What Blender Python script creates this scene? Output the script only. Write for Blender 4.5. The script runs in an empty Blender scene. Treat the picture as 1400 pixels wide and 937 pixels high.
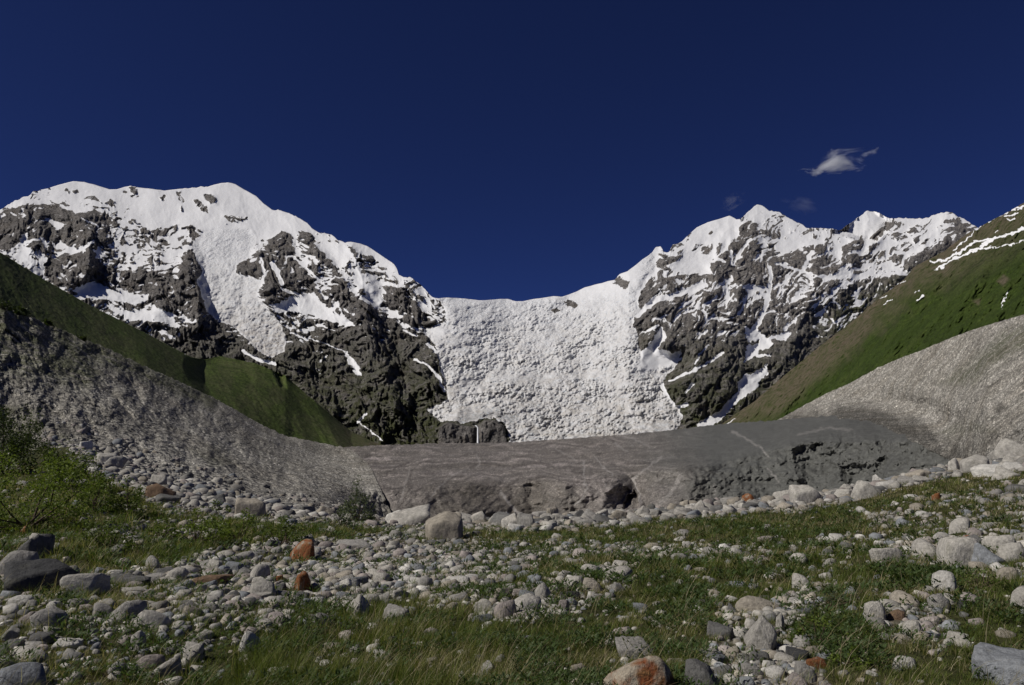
import bpy, bmesh, math, random
import numpy as np

rng = np.random.default_rng(7)
random.seed(7)
SC = bpy.context.scene
COL = SC.collection
R = math.radians

# ------------------------------------------------------------------ camera model
F = 1050.0; CX, CY = 700.0, 468.5; PITCH = R(9.28); CAMZ = 1.65
cP, sP = math.cos(PITCH), math.sin(PITCH)

def ray(px, py):
    a = (np.asarray(px, float) - CX) / F; b = (CY - np.asarray(py, float)) / F
    return a, cP - sP * b, sP + cP * b

def at_r(px, py, r):                      # a point seen in direction px,py at horizontal distance r
    x, y, z = ray(px, py); k = r / np.hypot(x, y)
    return np.stack([x * k, y * k, CAMZ + z * k], -1)

def project(P):
    x, y, z = P[..., 0], P[..., 1], P[..., 2] - CAMZ
    f = y * cP + z * sP; u = -y * sP + z * cP
    f = np.where(f < 0.01, 0.01, f)
    return CX + F * x / f, CY - F * u / f

# ------------------------------------------------------------------ noise
def _h(ix, iy, s):
    n = (ix.astype(np.int64) * 374761393 + iy.astype(np.int64) * 668265263 + s * 974634777) & 0xFFFFFFFF
    n = ((n ^ (n >> 13)) * 1274126177) & 0xFFFFFFFF
    n = ((n ^ (n >> 15)) * 2246822519) & 0xFFFFFFFF
    return ((n ^ (n >> 16)) & 0xFFFFFF) / float(0x1000000)

def vnoise(x, y, s=0):                    # gradient noise, about -1..1
    x = np.asarray(x, float); y = np.asarray(y, float)
    xi = np.floor(x); yi = np.floor(y); fx = x - xi; fy = y - yi
    u = fx**3 * (fx * (fx * 6 - 15) + 10); v = fy**3 * (fy * (fy * 6 - 15) + 10)
    def g(i, j):
        a = _h(xi + i, yi + j, s) * 6.2831853
        return np.cos(a) * (fx - i) + np.sin(a) * (fy - j)
    n0 = g(0, 0) * (1 - u) + g(1, 0) * u; n1 = g(0, 1) * (1 - u) + g(1, 1) * u
    return (n0 * (1 - v) + n1 * v) * 1.45

def fbm(x, y, s=0, o=4, gain=.5, lac=2.03):
    t = 0; a = 1; n = 0
    for k in range(o):
        t = t + a * vnoise(x, y, s + k * 17); n += a; a *= gain; x = x * lac + 3.1; y = y * lac + 1.7
    return t / n

def ridged(x, y, s=0, o=4):
    t = 0; a = 1; n = 0
    for k in range(o):
        t = t + a * (1 - np.abs(vnoise(x, y, s + k * 13))) ** 2; n += a; a *= .5; x = x * 2.1 + 5; y = y * 2.1 + 9
    return t / n

def crag(u, v, scale, s, ang=0., asp=1., k=.9, g=.9):
    """Upper envelope of tilted cones on a jittered grid: crags parted by sharp clefts."""
    ca, sa = math.cos(ang), math.sin(ang)
    a = (u * ca + v * sa) / (scale * asp); b = (-u * sa + v * ca) / scale
    ai = np.floor(a); bi = np.floor(b)
    h1 = np.full(a.shape, -9.); h2 = np.full(a.shape, -9.)
    for i in (-1, 0, 1):
        for j in (-1, 0, 1):
            cx, cy = ai + i, bi + j
            da = a - cx - _h(cx, cy, s); db = b - cy - _h(cx, cy, s + 1)
            t = _h(cx, cy, s + 5) * 1.5708; ct, st = np.cos(t), np.sin(t)
            h = (_h(cx, cy, s + 2) * .6 + (_h(cx, cy, s + 3) - .5) * g * da + (_h(cx, cy, s + 4) - .5) * g * db
                 - k * (.3 * np.sqrt(da * da + db * db + .002) + .75 * np.maximum(np.abs(da * ct + db * st), np.abs(db * ct - da * st))))
            m = h > h1
            h2 = np.where(m, h1, np.maximum(h2, h)); h1 = np.where(m, h, h1)
    return h1, h1 - h2

def sstep(a, b, x):
    t = np.clip((x - a) / (b - a), 0, 1); return t * t * (3 - 2 * t)

def poly_sd(px, py, pts):                 # >0 inside
    pts = np.asarray(pts, float); inside = np.zeros(px.shape, bool); d = np.full(px.shape, 1e9)
    n = len(pts)
    for i in range(n):
        x0, y0 = pts[i]; x1, y1 = pts[(i + 1) % n]
        dx, dy = x1 - x0, y1 - y0; L = dx * dx + dy * dy + 1e-9
        t = np.clip(((px - x0) * dx + (py - y0) * dy) / L, 0, 1)
        d = np.minimum(d, np.hypot(px - x0 - t * dx, py - y0 - t * dy))
        c = (y0 > py) != (y1 > py)
        if y1 != y0: inside ^= c & (px < (x1 - x0) * (py - y0) / (y1 - y0) + x0)
    return np.where(inside, d, -d)

def line_d(px, py, pts):
    d = np.full(px.shape, 1e9)
    for (x0, y0), (x1, y1) in zip(pts[:-1], pts[1:]):
        dx, dy = x1 - x0, y1 - y0; L = dx * dx + dy * dy + 1e-9
        t = np.clip(((px - x0) * dx + (py - y0) * dy) / L, 0, 1)
        d = np.minimum(d, np.hypot(px - x0 - t * dx, py - y0 - t * dy))
    return d

def paint(S, px, py, pts, val, soft=2.5, w=None):
    """Blend S towards val inside a polygon (or along a line of half-width w)."""
    p = np.asarray(pts, float); m = 12 + (w or 0)
    sel = (px > p[:, 0].min() - m) & (px < p[:, 0].max() + m) & (py > p[:, 1].min() - m) & (py < p[:, 1].max() + m)
    if not sel.any(): return
    d = poly_sd(px[sel], py[sel], pts) if w is None else w - line_d(px[sel], py[sel], pts)
    t = sstep(-soft, soft, d); S[sel] = S[sel] * (1 - t) + val * t

def itp(x, tab, c=1):
    t = np.asarray(tab, float); return np.interp(x, t[:, 0], t[:, c])

# ------------------------------------------------------------------ object helpers
def tag(o, label=None, cat=None, group=None, kind=None):
    if label: o['label'] = label
    if cat: o['category'] = cat
    if group: o['group'] = group
    if kind: o['kind'] = kind
    return o

def link(name, me, mat=None, parent=None):
    o = bpy.data.objects.new(name, me); COL.objects.link(o)
    if mat is not None: me.materials.append(mat)
    if parent is not None: o.parent = parent
    return o

def raw_mesh(name, V, loops, starts, attrs=None, smooth=True):
    me = bpy.data.meshes.new(name)
    me.vertices.add(len(V)); me.vertices.foreach_set('co', np.ascontiguousarray(V, np.float32).ravel())
    me.loops.add(len(loops)); me.loops.foreach_set('vertex_index', np.ascontiguousarray(loops, np.int32))
    me.polygons.add(len(starts)); me.polygons.foreach_set('loop_start', np.ascontiguousarray(starts, np.int32))
    me.update(calc_edges=True)
    if smooth: me.polygons.foreach_set('use_smooth', np.ones(len(starts), bool))
    for k, a in (attrs or {}).items():
        a = np.ascontiguousarray(a, np.float32)
        if a.ndim == 2:
            at = me.attributes.new(k, 'FLOAT_COLOR', 'POINT')
            at.data.foreach_set('color', np.concatenate([a, np.ones((len(a), 1), np.float32)], 1).ravel())
        else:
            at = me.attributes.new(k, 'FLOAT', 'POINT'); at.data.foreach_set('value', a)
    me.validate(); me.update()
    return me

def grid_quads(nr, nc):
    i = np.arange(nr * nc).reshape(nr, nc)
    return np.stack([i[:-1, :-1], i[:-1, 1:], i[1:, 1:], i[1:, :-1]], -1).reshape(-1, 4)

def sheet(name, P, mat, attrs, faces=None):
    """P: (rows, cols, 3). Builds the mesh of the given quads only, dropping unused vertices."""
    nr, nc = P.shape[:2]
    q = grid_quads(nr, nc) if faces is None else faces
    used = np.zeros(nr * nc, bool); used[q.ravel()] = True
    idx = np.cumsum(used) - 1
    V = P.reshape(-1, 3)[used]; A = {k: a.reshape(-1)[used] for k, a in attrs.items()}
    me = raw_mesh(name, V, idx[q].ravel(), np.arange(len(q)) * 4, A)
    return tag(link(name, me, mat), kind='structure')

def normals(P):
    du = np.gradient(P, axis=1); dv = np.gradient(P, axis=0)
    n = np.cross(du, dv); return n / (np.linalg.norm(n, axis=-1, keepdims=True) + 1e-9)

def backside(P, attrs, slope=.9, steps=(15, 40, 100, 220, 500)):
    """Rows behind the crest, falling away, and a skirt below the foot."""
    top = P[-1]; dirn = top[:, :2] / np.linalg.norm(top[:, :2], axis=1, keepdims=True); rows = []
    for s in steps:
        rows.append(np.concatenate([top[:, :2] + dirn * s, (top[:, 2] - slope * s)[:, None]], 1))
    sk = P[0].copy(); sk[:, 2] = np.minimum(sk[:, 2] - 5, -20)
    P2 = np.concatenate([sk[None], P, np.array(rows)], 0)
    A2 = {k: np.concatenate([a[:1], a] + [a[-1:]] * len(steps), 0) for k, a in attrs.items()}
    return P2, A2

# ------------------------------------------------------------------ material helper
class MT:
    def __init__(s, name):
        s.m = bpy.data.materials.new(name); s.m.use_nodes = True; s.t = s.m.node_tree
        s.t.nodes.clear(); s.out = s.n('ShaderNodeOutputMaterial')
    def n(s, typ, **kw):
        nd = s.t.nodes.new(typ)
        for k, v in kw.items(): setattr(nd, k, v)
        return nd
    def set(s, sock, v):
        if hasattr(v, 'is_output'): s.t.links.new(v, sock)
        else:
            if isinstance(v, tuple) and len(v) == 3 and sock.type == 'RGBA': v = v + (1,)
            sock.default_value = v
    def math(s, op, a, b=0., c=0., clamp=False):
        nd = s.n('ShaderNodeMath', operation=op, use_clamp=clamp)
        for k, v in enumerate((a, b, c)): s.set(nd.inputs[k], v)
        return nd.outputs[0]
    def mix(s, f, a, b, blend='MIX'):
        nd = s.n('ShaderNodeMix', data_type='RGBA', blend_type=blend)
        s.set(nd.inputs[0], f); s.set(nd.inputs[6], a); s.set(nd.inputs[7], b)
        return nd.outputs[2]
    def attr(s, name, col=False):
        nd = s.n('ShaderNodeAttribute', attribute_name=name); return nd.outputs['Color' if col else 'Fac']
    def coord(s, scale=(1, 1, 1), rot=(0, 0, 0)):
        tc = s.n('ShaderNodeTexCoord'); mp = s.n('ShaderNodeMapping')
        mp.inputs['Scale'].default_value = scale; mp.inputs['Rotation'].default_value = rot
        s.t.links.new(tc.outputs['Object'], mp.inputs['Vector']); return mp.outputs[0]
    def noise(s, vec, scale, detail=4., rough=.55, dist=0., col=False):
        nd = s.n('ShaderNodeTexNoise'); s.set(nd.inputs['Vector'], vec)
        for k, v in (('Scale', scale), ('Detail', detail), ('Roughness', rough), ('Distortion', dist)): s.set(nd.inputs[k], v)
        return nd.outputs['Color' if col else 'Fac']
    def voro(s, vec, scale, out='Distance', feature='F1', rand=1.):
        nd = s.n('ShaderNodeTexVoronoi', feature=feature); s.set(nd.inputs['Vector'], vec)
        s.set(nd.inputs['Scale'], scale); s.set(nd.inputs['Randomness'], rand); return nd.outputs[out]
    def ramp(s, f, stops):
        nd = s.n('ShaderNodeValToRGB'); e = nd.color_ramp.elements
        while len(e) < len(stops): e.new(.5)
        for el, (p, c) in zip(e, stops): el.position = p; el.color = tuple(c) + (1,)
        s.set(nd.inputs[0], f); return nd.outputs[0]
    def rng(s, f, a, b, c=0., d=1.):
        nd = s.n('ShaderNodeMapRange'); s.set(nd.inputs[0], f)
        for k, v in enumerate((a, b, c, d)): s.set(nd.inputs[k + 1], v)
        return nd.outputs[0]
    def bump(s, h, dist, strength=1., normal=None):
        nd = s.n('ShaderNodeBump'); s.set(nd.inputs['Height'], h)
        s.set(nd.inputs['Distance'], dist); s.set(nd.inputs['Strength'], strength)
        if normal is not None: s.set(nd.inputs['Normal'], normal)
        return nd.outputs[0]
    def done(s, col, rough=.9, normal=None, spec=.2, **kw):
        b = s.n('ShaderNodeBsdfPrincipled'); s.set(b.inputs['Base Color'], col); s.set(b.inputs['Roughness'], rough)
        s.set(b.inputs['Specular IOR Level'], spec)
        if normal is not None: s.set(b.inputs['Normal'], normal)
        for k, v in kw.items(): s.set(b.inputs[k], v)
        s.t.links.new(b.outputs[0], s.out.inputs[0]); return s.m

def scal(m, col, f): return m.mix(1., col, f, 'MULTIPLY')

def speck(sh, amp, bright=.04, seed=3):   # stone to stone brightness of coarse debris
    g = np.random.default_rng(seed); a = np.exp(g.normal(0, amp, sh)); return np.where(g.uniform(0, 1, sh) < bright, a * 1.8, a)

# -- alpine rock with snow and glacier ice
def mat_alpine():
    m = MT('alpine_rock_and_snow'); c = m.coord()
    nf = m.noise(c, .09, 6, .62); nb = m.noise(c, .018, 5, .6); ns = m.noise(m.coord((1, 1, .35)), .06, 6, .65)
    rock = m.ramp(ns, [(.3, (.06, .057, .054)), (.5, (.137, .127, .12)), (.7, (.255, .238, .22))])
    rock = m.mix(m.rng(nb, .48, .72, 0, .45), rock, (.12, .098, .072))
    rock = scal(m, rock, m.rng(m.noise(c, .2, 5, .75), .32, .68, .4, 1.6)); rock = scal(m, rock, m.attr('tone'))
    vegf = m.math('MULTIPLY', m.attr('veg'), m.rng(m.noise(c, .035, 6, .65), .36, .55), clamp=True)
    rock = m.mix(vegf, rock, (.05, .056, .02))
    sn = m.math('ADD', m.attr('snow'), m.math('MULTIPLY', m.math('SUBTRACT', nf, .5), .42))
    sf = m.rng(sn, -.03, .05)
    dirt = m.math('MULTIPLY', m.attr('dirt'), m.rng(m.noise(c, .03, 8, .68), .3, .62))
    snow = m.mix(dirt, (.71, .71, .715), (.46, .425, .375))
    snow = m.mix(m.math('MULTIPLY', m.attr('ice'), m.rng(nf, .52, .7, 0, .5)), snow, (.55, .62, .68))
    col = m.mix(sf, rock, snow)
    hb = m.math('ADD', m.math('MULTIPLY', m.noise(c, .06, 8, .74), 12.), m.math('MULTIPLY', m.voro(c, .11), 3.))
    k = m.math('ADD', m.math('MULTIPLY', sf, -.85), 1.)
    k = m.math('ADD', k, m.math('MULTIPLY', m.attr('ice'), .5))
    b = m.n('ShaderNodeBump'); m.set(b.inputs['Height'], hb); m.set(b.inputs['Distance'], 1.); m.set(b.inputs['Strength'], k)
    return m.done(col, .85, b.outputs[0], .15)

def mat_tongue():
    m = MT('debris_covered_ice'); c = m.coord()
    n1 = m.noise(c, .02, 6, .6); n2 = m.noise(c, .5, 5, .7); vo = m.voro(c, .35, 'Color')
    col = m.ramp(n1, [(.3, (.1, .089, .075)), (.55, (.14, .126, .113)), (.75, (.185, .166, .155))])
    col = scal(m, col, m.attr('speck'))
    col = m.mix(m.attr('cool'), col, (.092, .093, .085))
    col = scal(m, col, m.ramp(m.attr('band'), [(0, (.6, .58, .57)), (.5, (1, 1, 1)), (1, (1.75, 1.72, 1.76))]))
    sp = m.rng(m.math('ADD', n2, m.math('MULTIPLY', m.noise(c, .12, 3, .6), .4)), .45, .95, .55, 1.6)
    col = scal(m, col, sp)
    col = m.mix(m.math('MULTIPLY', m.attr('streak'), m.rng(n2, .3, .6), clamp=True), col, (.34, .32, .3))
    h = m.math('ADD', m.math('MULTIPLY', n2, 1.), m.math('MULTIPLY', n1, 6.))
    return m.done(col, .6, m.bump(h, 1., .55), .3)

def mat_scree():
    m = MT('moraine_scree'); c = m.coord()
    n1 = m.noise(c, .03, 6, .62); n2 = m.noise(c, 1.1, 4, .7); n3 = m.noise(c, .35, 4, .65)
    vo = m.voro(c, .75, 'Color'); vg = m.n('ShaderNodeRGBToBW'); m.set(vg.inputs[0], vo)
    vo2 = m.voro(c, .22, 'Color'); vg2 = m.n('ShaderNodeRGBToBW'); m.set(vg2.inputs[0], vo2)
    col = m.ramp(n1, [(.3, (.17, .155, .13)), (.55, (.255, .242, .216)), (.75, (.31, .295, .265))])
    k = m.math('ADD', m.math('MULTIPLY', vg.outputs[0], .65), m.math('MULTIPLY', vg2.outputs[0], .45))
    k = m.math('ADD', k, m.math('MULTIPLY', n3, .6))
    col = scal(m, col, m.rng(k, .45, 1.3, .45, 1.5))
    col = scal(m, col, m.attr('speck'))
    col = scal(m, col, m.ramp(m.attr('tone'), [(0, (.4, .4, .4)), (.5, (1, 1, 1)), (1, (1.35, 1.35, 1.33))]))
    vf = m.math('MULTIPLY', m.attr('veg'), m.rng(m.noise(c, .16, 6, .68), .38, .56), clamp=True)
    col = m.mix(vf, col, (.05, .058, .02))
    h = m.math('ADD', m.math('MULTIPLY', m.voro(c, .75), -.8), m.math('MULTIPLY', n3, .9))
    return m.done(col, .9, m.bump(h, 1., .8), .15)

def mat_meadow():
    m = MT('alpine_meadow'); c = m.coord()
    n1 = m.noise(c, .012, 6, .6); n2 = m.noise(c, .08, 6, .68); n3 = m.noise(c, .45, 4, .7)
    col = m.ramp(n1, [(.3, (.034, .052, .011)), (.5, (.046, .072, .013)), (.72, (.062, .086, .019))])
    col = scal(m, col, m.rng(n2, .3, .7, .62, 1.35)); col = scal(m, col, m.rng(n3, .3, .7, .82, 1.18))
    col = scal(m, col, m.attr('speck')); col = scal(m, col, (.8, .8, .8))
    br = m.math('MULTIPLY', m.attr('brown'), m.rng(n2, .35, .55), clamp=True)
    rk = scal(m, (.105, .083, .06), m.rng(n3, .3, .7, .6, 1.5))
    col = m.mix(br, col, rk)
    sn = m.rng(m.math('ADD', m.attr('snow'), m.math('MULTIPLY', m.math('SUBTRACT', n2, .5), .5)), .46, .54)
    col = m.mix(sn, col, (.82, .82, .83))
    h = m.math('ADD', m.math('MULTIPLY', n2, 4.), m.math('MULTIPLY', n3, 1.2))
    return m.done(col, .9, m.bump(h, 1., .5), .1)

def stone_nodes(m, base):
    c = m.coord(); oi = m.n('ShaderNodeObjectInfo')
    n0 = m.noise(c, 5, 6, .65); n1 = m.noise(c, 28, 5, .7); n2 = m.noise(c, 1.7, 4, .6)
    col = scal(m, base, m.rng(n0, .3, .72, .62, 1.32)); col = scal(m, col, m.rng(n1, .35, .68, .72, 1.2))
    col = m.mix(m.rng(n2, .56, .72, 0, .45), col, (.15, .145, .11))
    h = m.math('ADD', m.math('MULTIPLY', n0, .05), m.math('MULTIPLY', n1, .012))
    return m.done(col, .88, m.bump(h, 1., .7), .2)

def mat_stone_obj():
    m = MT('granite_stone'); oi = m.n('ShaderNodeObjectInfo'); return stone_nodes(m, oi.outputs['Color'])
def mat_stone_stuff():
    m = MT('granite_rubble'); return stone_nodes(m, m.attr('tint', True))
def mat_rust(lo=.44, hi=.57, name='rust_stained_granite'):
    m = MT(name); c = m.coord(); oi = m.n('ShaderNodeObjectInfo')
    n0 = m.noise(c, 1.6, 6, .6, .6); n1 = m.noise(c, 22, 5, .7); n3 = m.noise(c, 5, 5, .6)
    pale = scal(m, (.33, .285, .22), m.rng(n3, .3, .7, .7, 1.25))
    col = m.mix(m.rng(n0, lo, hi), pale, m.mix(m.rng(n3, .4, .6), oi.outputs['Color'], (.2, .1, .04)))
    col = scal(m, col, m.rng(n1, .35, .68, .65, 1.25))
    return m.done(col, .88, m.bump(m.math('ADD', m.math('MULTIPLY', n3, .05), m.math('MULTIPLY', n1, .012)), 1., .7), .2)

def mat_ground():
    m = MT('gravelly_turf'); c = m.coord()
    n1 = m.noise(c, 1.3, 6, .65); n2 = m.noise(c, 11, 5, .7); vo = m.voro(c, 14, 'Color')
    vg = m.n('ShaderNodeRGBToBW'); m.set(vg.inputs[0], vo)
    soil = m.ramp(n2, [(.3, (.05, .042, .03)), (.5, (.12, .105, .08)), (.72, (.24, .225, .19))])
    soil = scal(m, soil, m.rng(vg.outputs[0], .2, .8, .6, 1.4))
    turf = m.ramp(n1, [(.3, (.03, .034, .012)), (.55, (.05, .052, .02)), (.75, (.09, .075, .035))])
    turf = scal(m, turf, m.rng(n2, .3, .7, .6, 1.4))
    g = m.rng(m.math('ADD', m.attr('grass'), m.math('MULTIPLY', m.math('SUBTRACT', n1, .5), .8)), .35, .6)
    col = m.mix(g, soil, turf)
    h = m.math('ADD', m.math('MULTIPLY', n2, .05), m.math('MULTIPLY', m.voro(c, 14), -.03))
    return m.done(col, .95, m.bump(h, 1., .9), .1)

def leafy(m, col):                        # thin leaves let part of the sun through
    b = m.n('ShaderNodeBsdfPrincipled'); m.set(b.inputs['Base Color'], col); m.set(b.inputs['Roughness'], .55); m.set(b.inputs['Specular IOR Level'], .2)
    t = m.n('ShaderNodeBsdfTranslucent'); m.set(t.inputs['Color'], m.mix(1., col, (1.15, 1.2, .6), 'MULTIPLY'))
    x = m.n('ShaderNodeMixShader'); x.inputs[0].default_value = .4
    m.t.links.new(b.outputs[0], x.inputs[1]); m.t.links.new(t.outputs[0], x.inputs[2]); m.t.links.new(x.outputs[0], m.out.inputs[0]); return m.m
def mat_blade(name, trans=.25):
    m = MT(name); col = m.attr('tint', True)
    return leafy(m, col)
def mat_leaf(name, a, b):
    m = MT(name); n = m.noise(m.coord(), 1.2, 4, .6); r = m.attr('rnd')
    return leafy(m, m.mix(r, a, b))
def mat_plain(name, col, rough=.8):
    m = MT(name); n = m.noise(m.coord(), 9, 5, .6)
    return m.done(scal(m, col, m.rng(n, .3, .7, .7, 1.25)), rough)

M_ALP, M_TON, M_SCR, M_MEA, M_GRD = mat_alpine(), mat_tongue(), mat_scree(), mat_meadow(), mat_ground()
M_STO, M_RUB, M_RUS, M_BLA = mat_stone_obj(), mat_stone_stuff(), mat_rust(), mat_blade('grass_blade')

M_RUS2 = mat_rust(.34, .46, 'rusty_granite')
# ================================================================== HEADWALL: two massifs, the icefall between, a far snow peak
SKY = [(-60, 300), (0, 287), (20, 275), (38, 268), (45, 262), (65, 258), (80, 253), (100, 248), (115, 249), (130, 253), (150, 259), (160, 259), (170, 256),
 (178, 254), (192, 257), (205, 258), (225, 261), (240, 259), (265, 257), (285, 255), (300, 251), (312, 249.5), (322, 252), (335, 260), (350, 268),
 (360, 278), (372, 287), (385, 289), (395, 291), (410, 299), (425, 310), (437, 318), (445, 319), (455, 323), (463, 331), (480, 331), (492, 333),
 (503, 337), (515, 345), (528, 354), (538, 361), (543, 368), (545, 375), (552, 379), (560, 379), (567, 383), (575, 390), (583, 399), (591, 407),
 (600, 408), (612, 407), (630, 408), (648, 410), (660, 411), (672, 410), (682, 409), (695, 409), (705, 412), (715, 412), (730, 409), (745, 407),
 (757, 405), (768, 406), (778, 403), (790, 398), (800, 393), (815, 389), (830, 385), (840, 383), (847, 375), (858, 371), (870, 362), (878, 355),
 (886, 350), (892, 345), (896, 338), (903, 337), (908, 345), (915, 344), (920, 334), (930, 333), (938, 325), (945, 318), (953, 311), (968, 304),
 (985, 299), (998, 295), (1007, 300), (1012, 299), (1020, 293), (1030, 284), (1036, 280), (1045, 283), (1053, 289), (1062, 289), (1070, 293),
 (1083, 300), (1095, 307), (1105, 312), (1115, 312), (1130, 312), (1145, 315), (1153, 313), (1162, 305), (1175, 296), (1187, 289), (1197, 290),
 (1207, 294), (1215, 299), (1225, 299), (1240, 298), (1255, 299), (1270, 298), (1280, 293), (1293, 289), (1305, 292), (1318, 299), (1330, 308),
 (1345, 318), (1400, 345), (1460, 370)]
SNOW_TOPS = [(60, 250), (285, 375), (475, 535), (594, 895), (938, 1008)]

def build_headwall():
    cols = np.arange(-40, 1440, .95); nv = 390
    sky = itp(cols, SKY)
    jag = fbm(cols / 9., cols * 0, 5, 4) * 3.2 + fbm(cols / 30., cols * 0 + 3, 6, 3) * 2
    sm = np.zeros_like(cols)
    for a, b in SNOW_TOPS: sm = np.maximum(sm, sstep(a - 5, a + 5, cols) * (1 - sstep(b - 5, b + 5, cols)))
    sky = sky + jag * (1 - .85 * sm)
    v = np.linspace(0, 1, nv)[:, None]
    PX = np.broadcast_to(cols[None], (nv, len(cols))).copy()
    PY = 628 + (sky[None] - 628) * v
    # ---- natural edges: warp the coordinates in which the regions are drawn
    wx = PX + fbm(PX / 9, PY / 9, 31, 4) * 3.2; wy = PY + fbm(PX / 9, PY / 9, 37, 4) * 2.8
    # ---- ice region
    ICE = [(592, 400), (604, 425), (613, 437), (600, 444), (585, 448), (580, 456), (592, 470), (598, 482), (604, 500), (607, 520), (608, 545), (596, 553),
           (584, 562), (600, 575), (615, 574), (632, 580), (650, 578), (660, 572), (678, 572), (690, 581), (694, 600), (700, 640), (925, 640), (932, 582),
           (925, 560), (914, 545), (903, 532), (912, 512), (926, 496), (905, 500), (880, 505), (872, 470), (868, 440), (868, 425), (872, 405), (880, 385),
           (895, 362), (895, 340), (800, 360), (700, 390)]
    ice_sd = poly_sd(wx + fbm(PX / 22, PY / 22, 41, 4) * 9 + fbm(PX / 60, PY / 40, 43, 2) * 8 * sstep(800, 840, PX), wy + fbm(PX / 22, PY / 22, 45, 4) * 7, ICE); ice = sstep(-3, 4, ice_sd)
    ICEW = [(592, 100)] + ICE[:-4] + [(885, 362), (885, 100)]
    ice_wide = sstep(-30, 95, poly_sd(PX, PY, ICEW))
    HANG = [(262, 335), (275, 318), (300, 312), (340, 312), (352, 328), (342, 352), (326, 360), (322, 374), (346, 378), (358, 385), (352, 405), (366, 420),
            (382, 440), (392, 460), (388, 482), (370, 490), (350, 478), (335, 462), (318, 446), (298, 440), (282, 425), (274, 400), (268, 385), (276, 370), (266, 350)]
    hang = sstep(-3, 4, poly_sd(wx, wy, HANG))
    # ---- snow map
    S = np.interp(PY, [290, 400, 470, 560], [.66, .42, .2, .05])
    Rb = np.interp(PY, [300, 345, 420, 470, 520], [.47, .3, .2, .1, .03])
    tR = sstep(740, 900, PX); S = S * (1 - tR) + Rb * tR
    P = lambda pts, val, soft=2.5: paint(S, wx, wy, pts, val, soft)
    SL = np.zeros_like(S)
    def L(pts, w, val, soft=1.3):
        paint(S, wx, wy, pts, val, soft, w); paint(SL, wx, wy, pts, min(1., val + .1), soft, w)
    # left massif
    P([(60, 262), (100, 240), (150, 250), (240, 250), (312, 240), (372, 280), (425, 305), (405, 318), (350, 330), (300, 335), (270, 312), (235, 302), (220, 310), (190, 300), (165, 275), (130, 277), (90, 272)], 1.)
    P([(5, 285), (40, 268), (65, 262), (90, 275), (100, 283), (60, 283), (40, 280)], .5)
    P([(82, 264), (90, 257), (98, 262), (95, 266)], .1); P([(98, 260), (105, 259), (110, 264), (101, 264)], .1)
    P([(111, 272), (118, 268), (129, 265), (134, 272), (141, 277), (124, 275)], .05)
    P([(164, 266), (172, 255), (187, 256), (191, 272), (180, 271)], .22)
    P([(240, 262), (247, 261), (253, 275), (248, 288), (243, 272)], .08); P([(218, 268), (224, 266), (227, 275), (220, 274)], .05)
    P([(264, 274), (273, 272), (284, 285), (287, 293), (272, 287)], .06); P([(277, 266), (288, 265), (298, 275), (290, 280), (282, 275)], .08)
    P([(302, 299), (310, 295), (342, 297), (338, 305), (305, 306)], .4)
    P([(143, 278), (152, 271), (158, 275), (152, 283)], .1)
    P([(0, 292), (30, 280), (55, 279), (75, 279), (92, 287), (105, 290), (118, 290), (130, 287), (145, 293), (152, 303), (148, 320), (140, 335), (120, 341), (105, 339), (90, 336), (80, 327), (62, 332), (60, 345), (40, 338), (35, 322), (12, 345), (-40, 345), (-40, 300)], .03)
    P([(13, 350), (22, 345), (30, 338), (40, 345), (36, 352), (50, 362), (35, 359)], .85); P([(24, 326), (36, 315), (38, 325), (30, 336)], .7)
    P([(60, 296), (66, 300), (85, 305), (87, 311), (79, 316), (70, 307)], 1.); P([(47, 368), (61, 350), (73, 364), (66, 376), (50, 378)], 1.)
    L([(0, 298), (5, 294)], 2, .9); L([(15, 291), (22, 295)], 1.2, .8)
    L([(78, 350), (92, 341), (105, 343), (120, 335), (128, 330)], 1.8, .95); L([(40, 330), (58, 326), (62, 334)], 1.6, .8)
    L([(112, 300), (122, 303), (134, 309)], 1.3, .8)
    P([(60, 360), (85, 346), (110, 346), (130, 352), (150, 370), (160, 379), (140, 391), (120, 396), (100, 395), (75, 388), (62, 378)], .04)
    P([(130, 345), (150, 330), (200, 325), (245, 340), (240, 366), (220, 370), (160, 365)], .43)
    P([(150, 368), (200, 371), (235, 367), (240, 385), (235, 398), (200, 401), (160, 394), (170, 381)], .04)
    P([(150, 310), (160, 297), (180, 315), (195, 302), (188, 290), (200, 300), (230, 322), (200, 330), (160, 330)], .36)
    P([(205, 318), (215, 312), (240, 308), (243, 320), (232, 324), (215, 322)], .0); P([(212, 330), (222, 325), (236, 334), (228, 337)], .02)
    P([(238, 325), (250, 323), (258, 333), (250, 336)], .02); P([(258, 305), (270, 315), (278, 325), (275, 333), (260, 325)], .1)
    P([(185, 290), (205, 300), (225, 308), (215, 315), (195, 310)], .95)
    P([(250, 345), (262, 340), (266, 350), (275, 365), (279, 380), (276, 400), (275, 432), (265, 440), (250, 430), (240, 420), (215, 425), (203, 412), (210, 396), (235, 390), (245, 375)], .08)
    P([(97, 396), (130, 384), (150, 395), (190, 404), (204, 404), (202, 411), (186, 417), (165, 414), (145, 411), (115, 407)], 1.)
    P([(150, 421), (175, 425), (205, 424), (211, 418), (225, 425), (240, 432), (232, 441), (200, 440), (175, 437)], .92)
    P([(225, 438), (250, 440), (256, 445), (225, 449), (212, 452)], .75)
    P([(405, 318), (480, 345), (470, 380), (430, 400), (410, 350)], .38)
    P([(405, 315), (425, 318), (440, 340), (452, 355), (462, 372), (440, 360), (420, 335)], .06)
    P([(358, 345), (372, 325), (385, 315), (400, 325), (405, 345), (415, 360), (425, 380), (428, 398), (412, 407), (400, 402), (395, 408), (385, 415), (370, 416), (355, 405), (362, 395), (362, 370), (352, 350)], .02)
    P([(320, 362), (338, 356), (355, 360), (358, 375), (350, 386), (335, 380)], .08)
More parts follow.
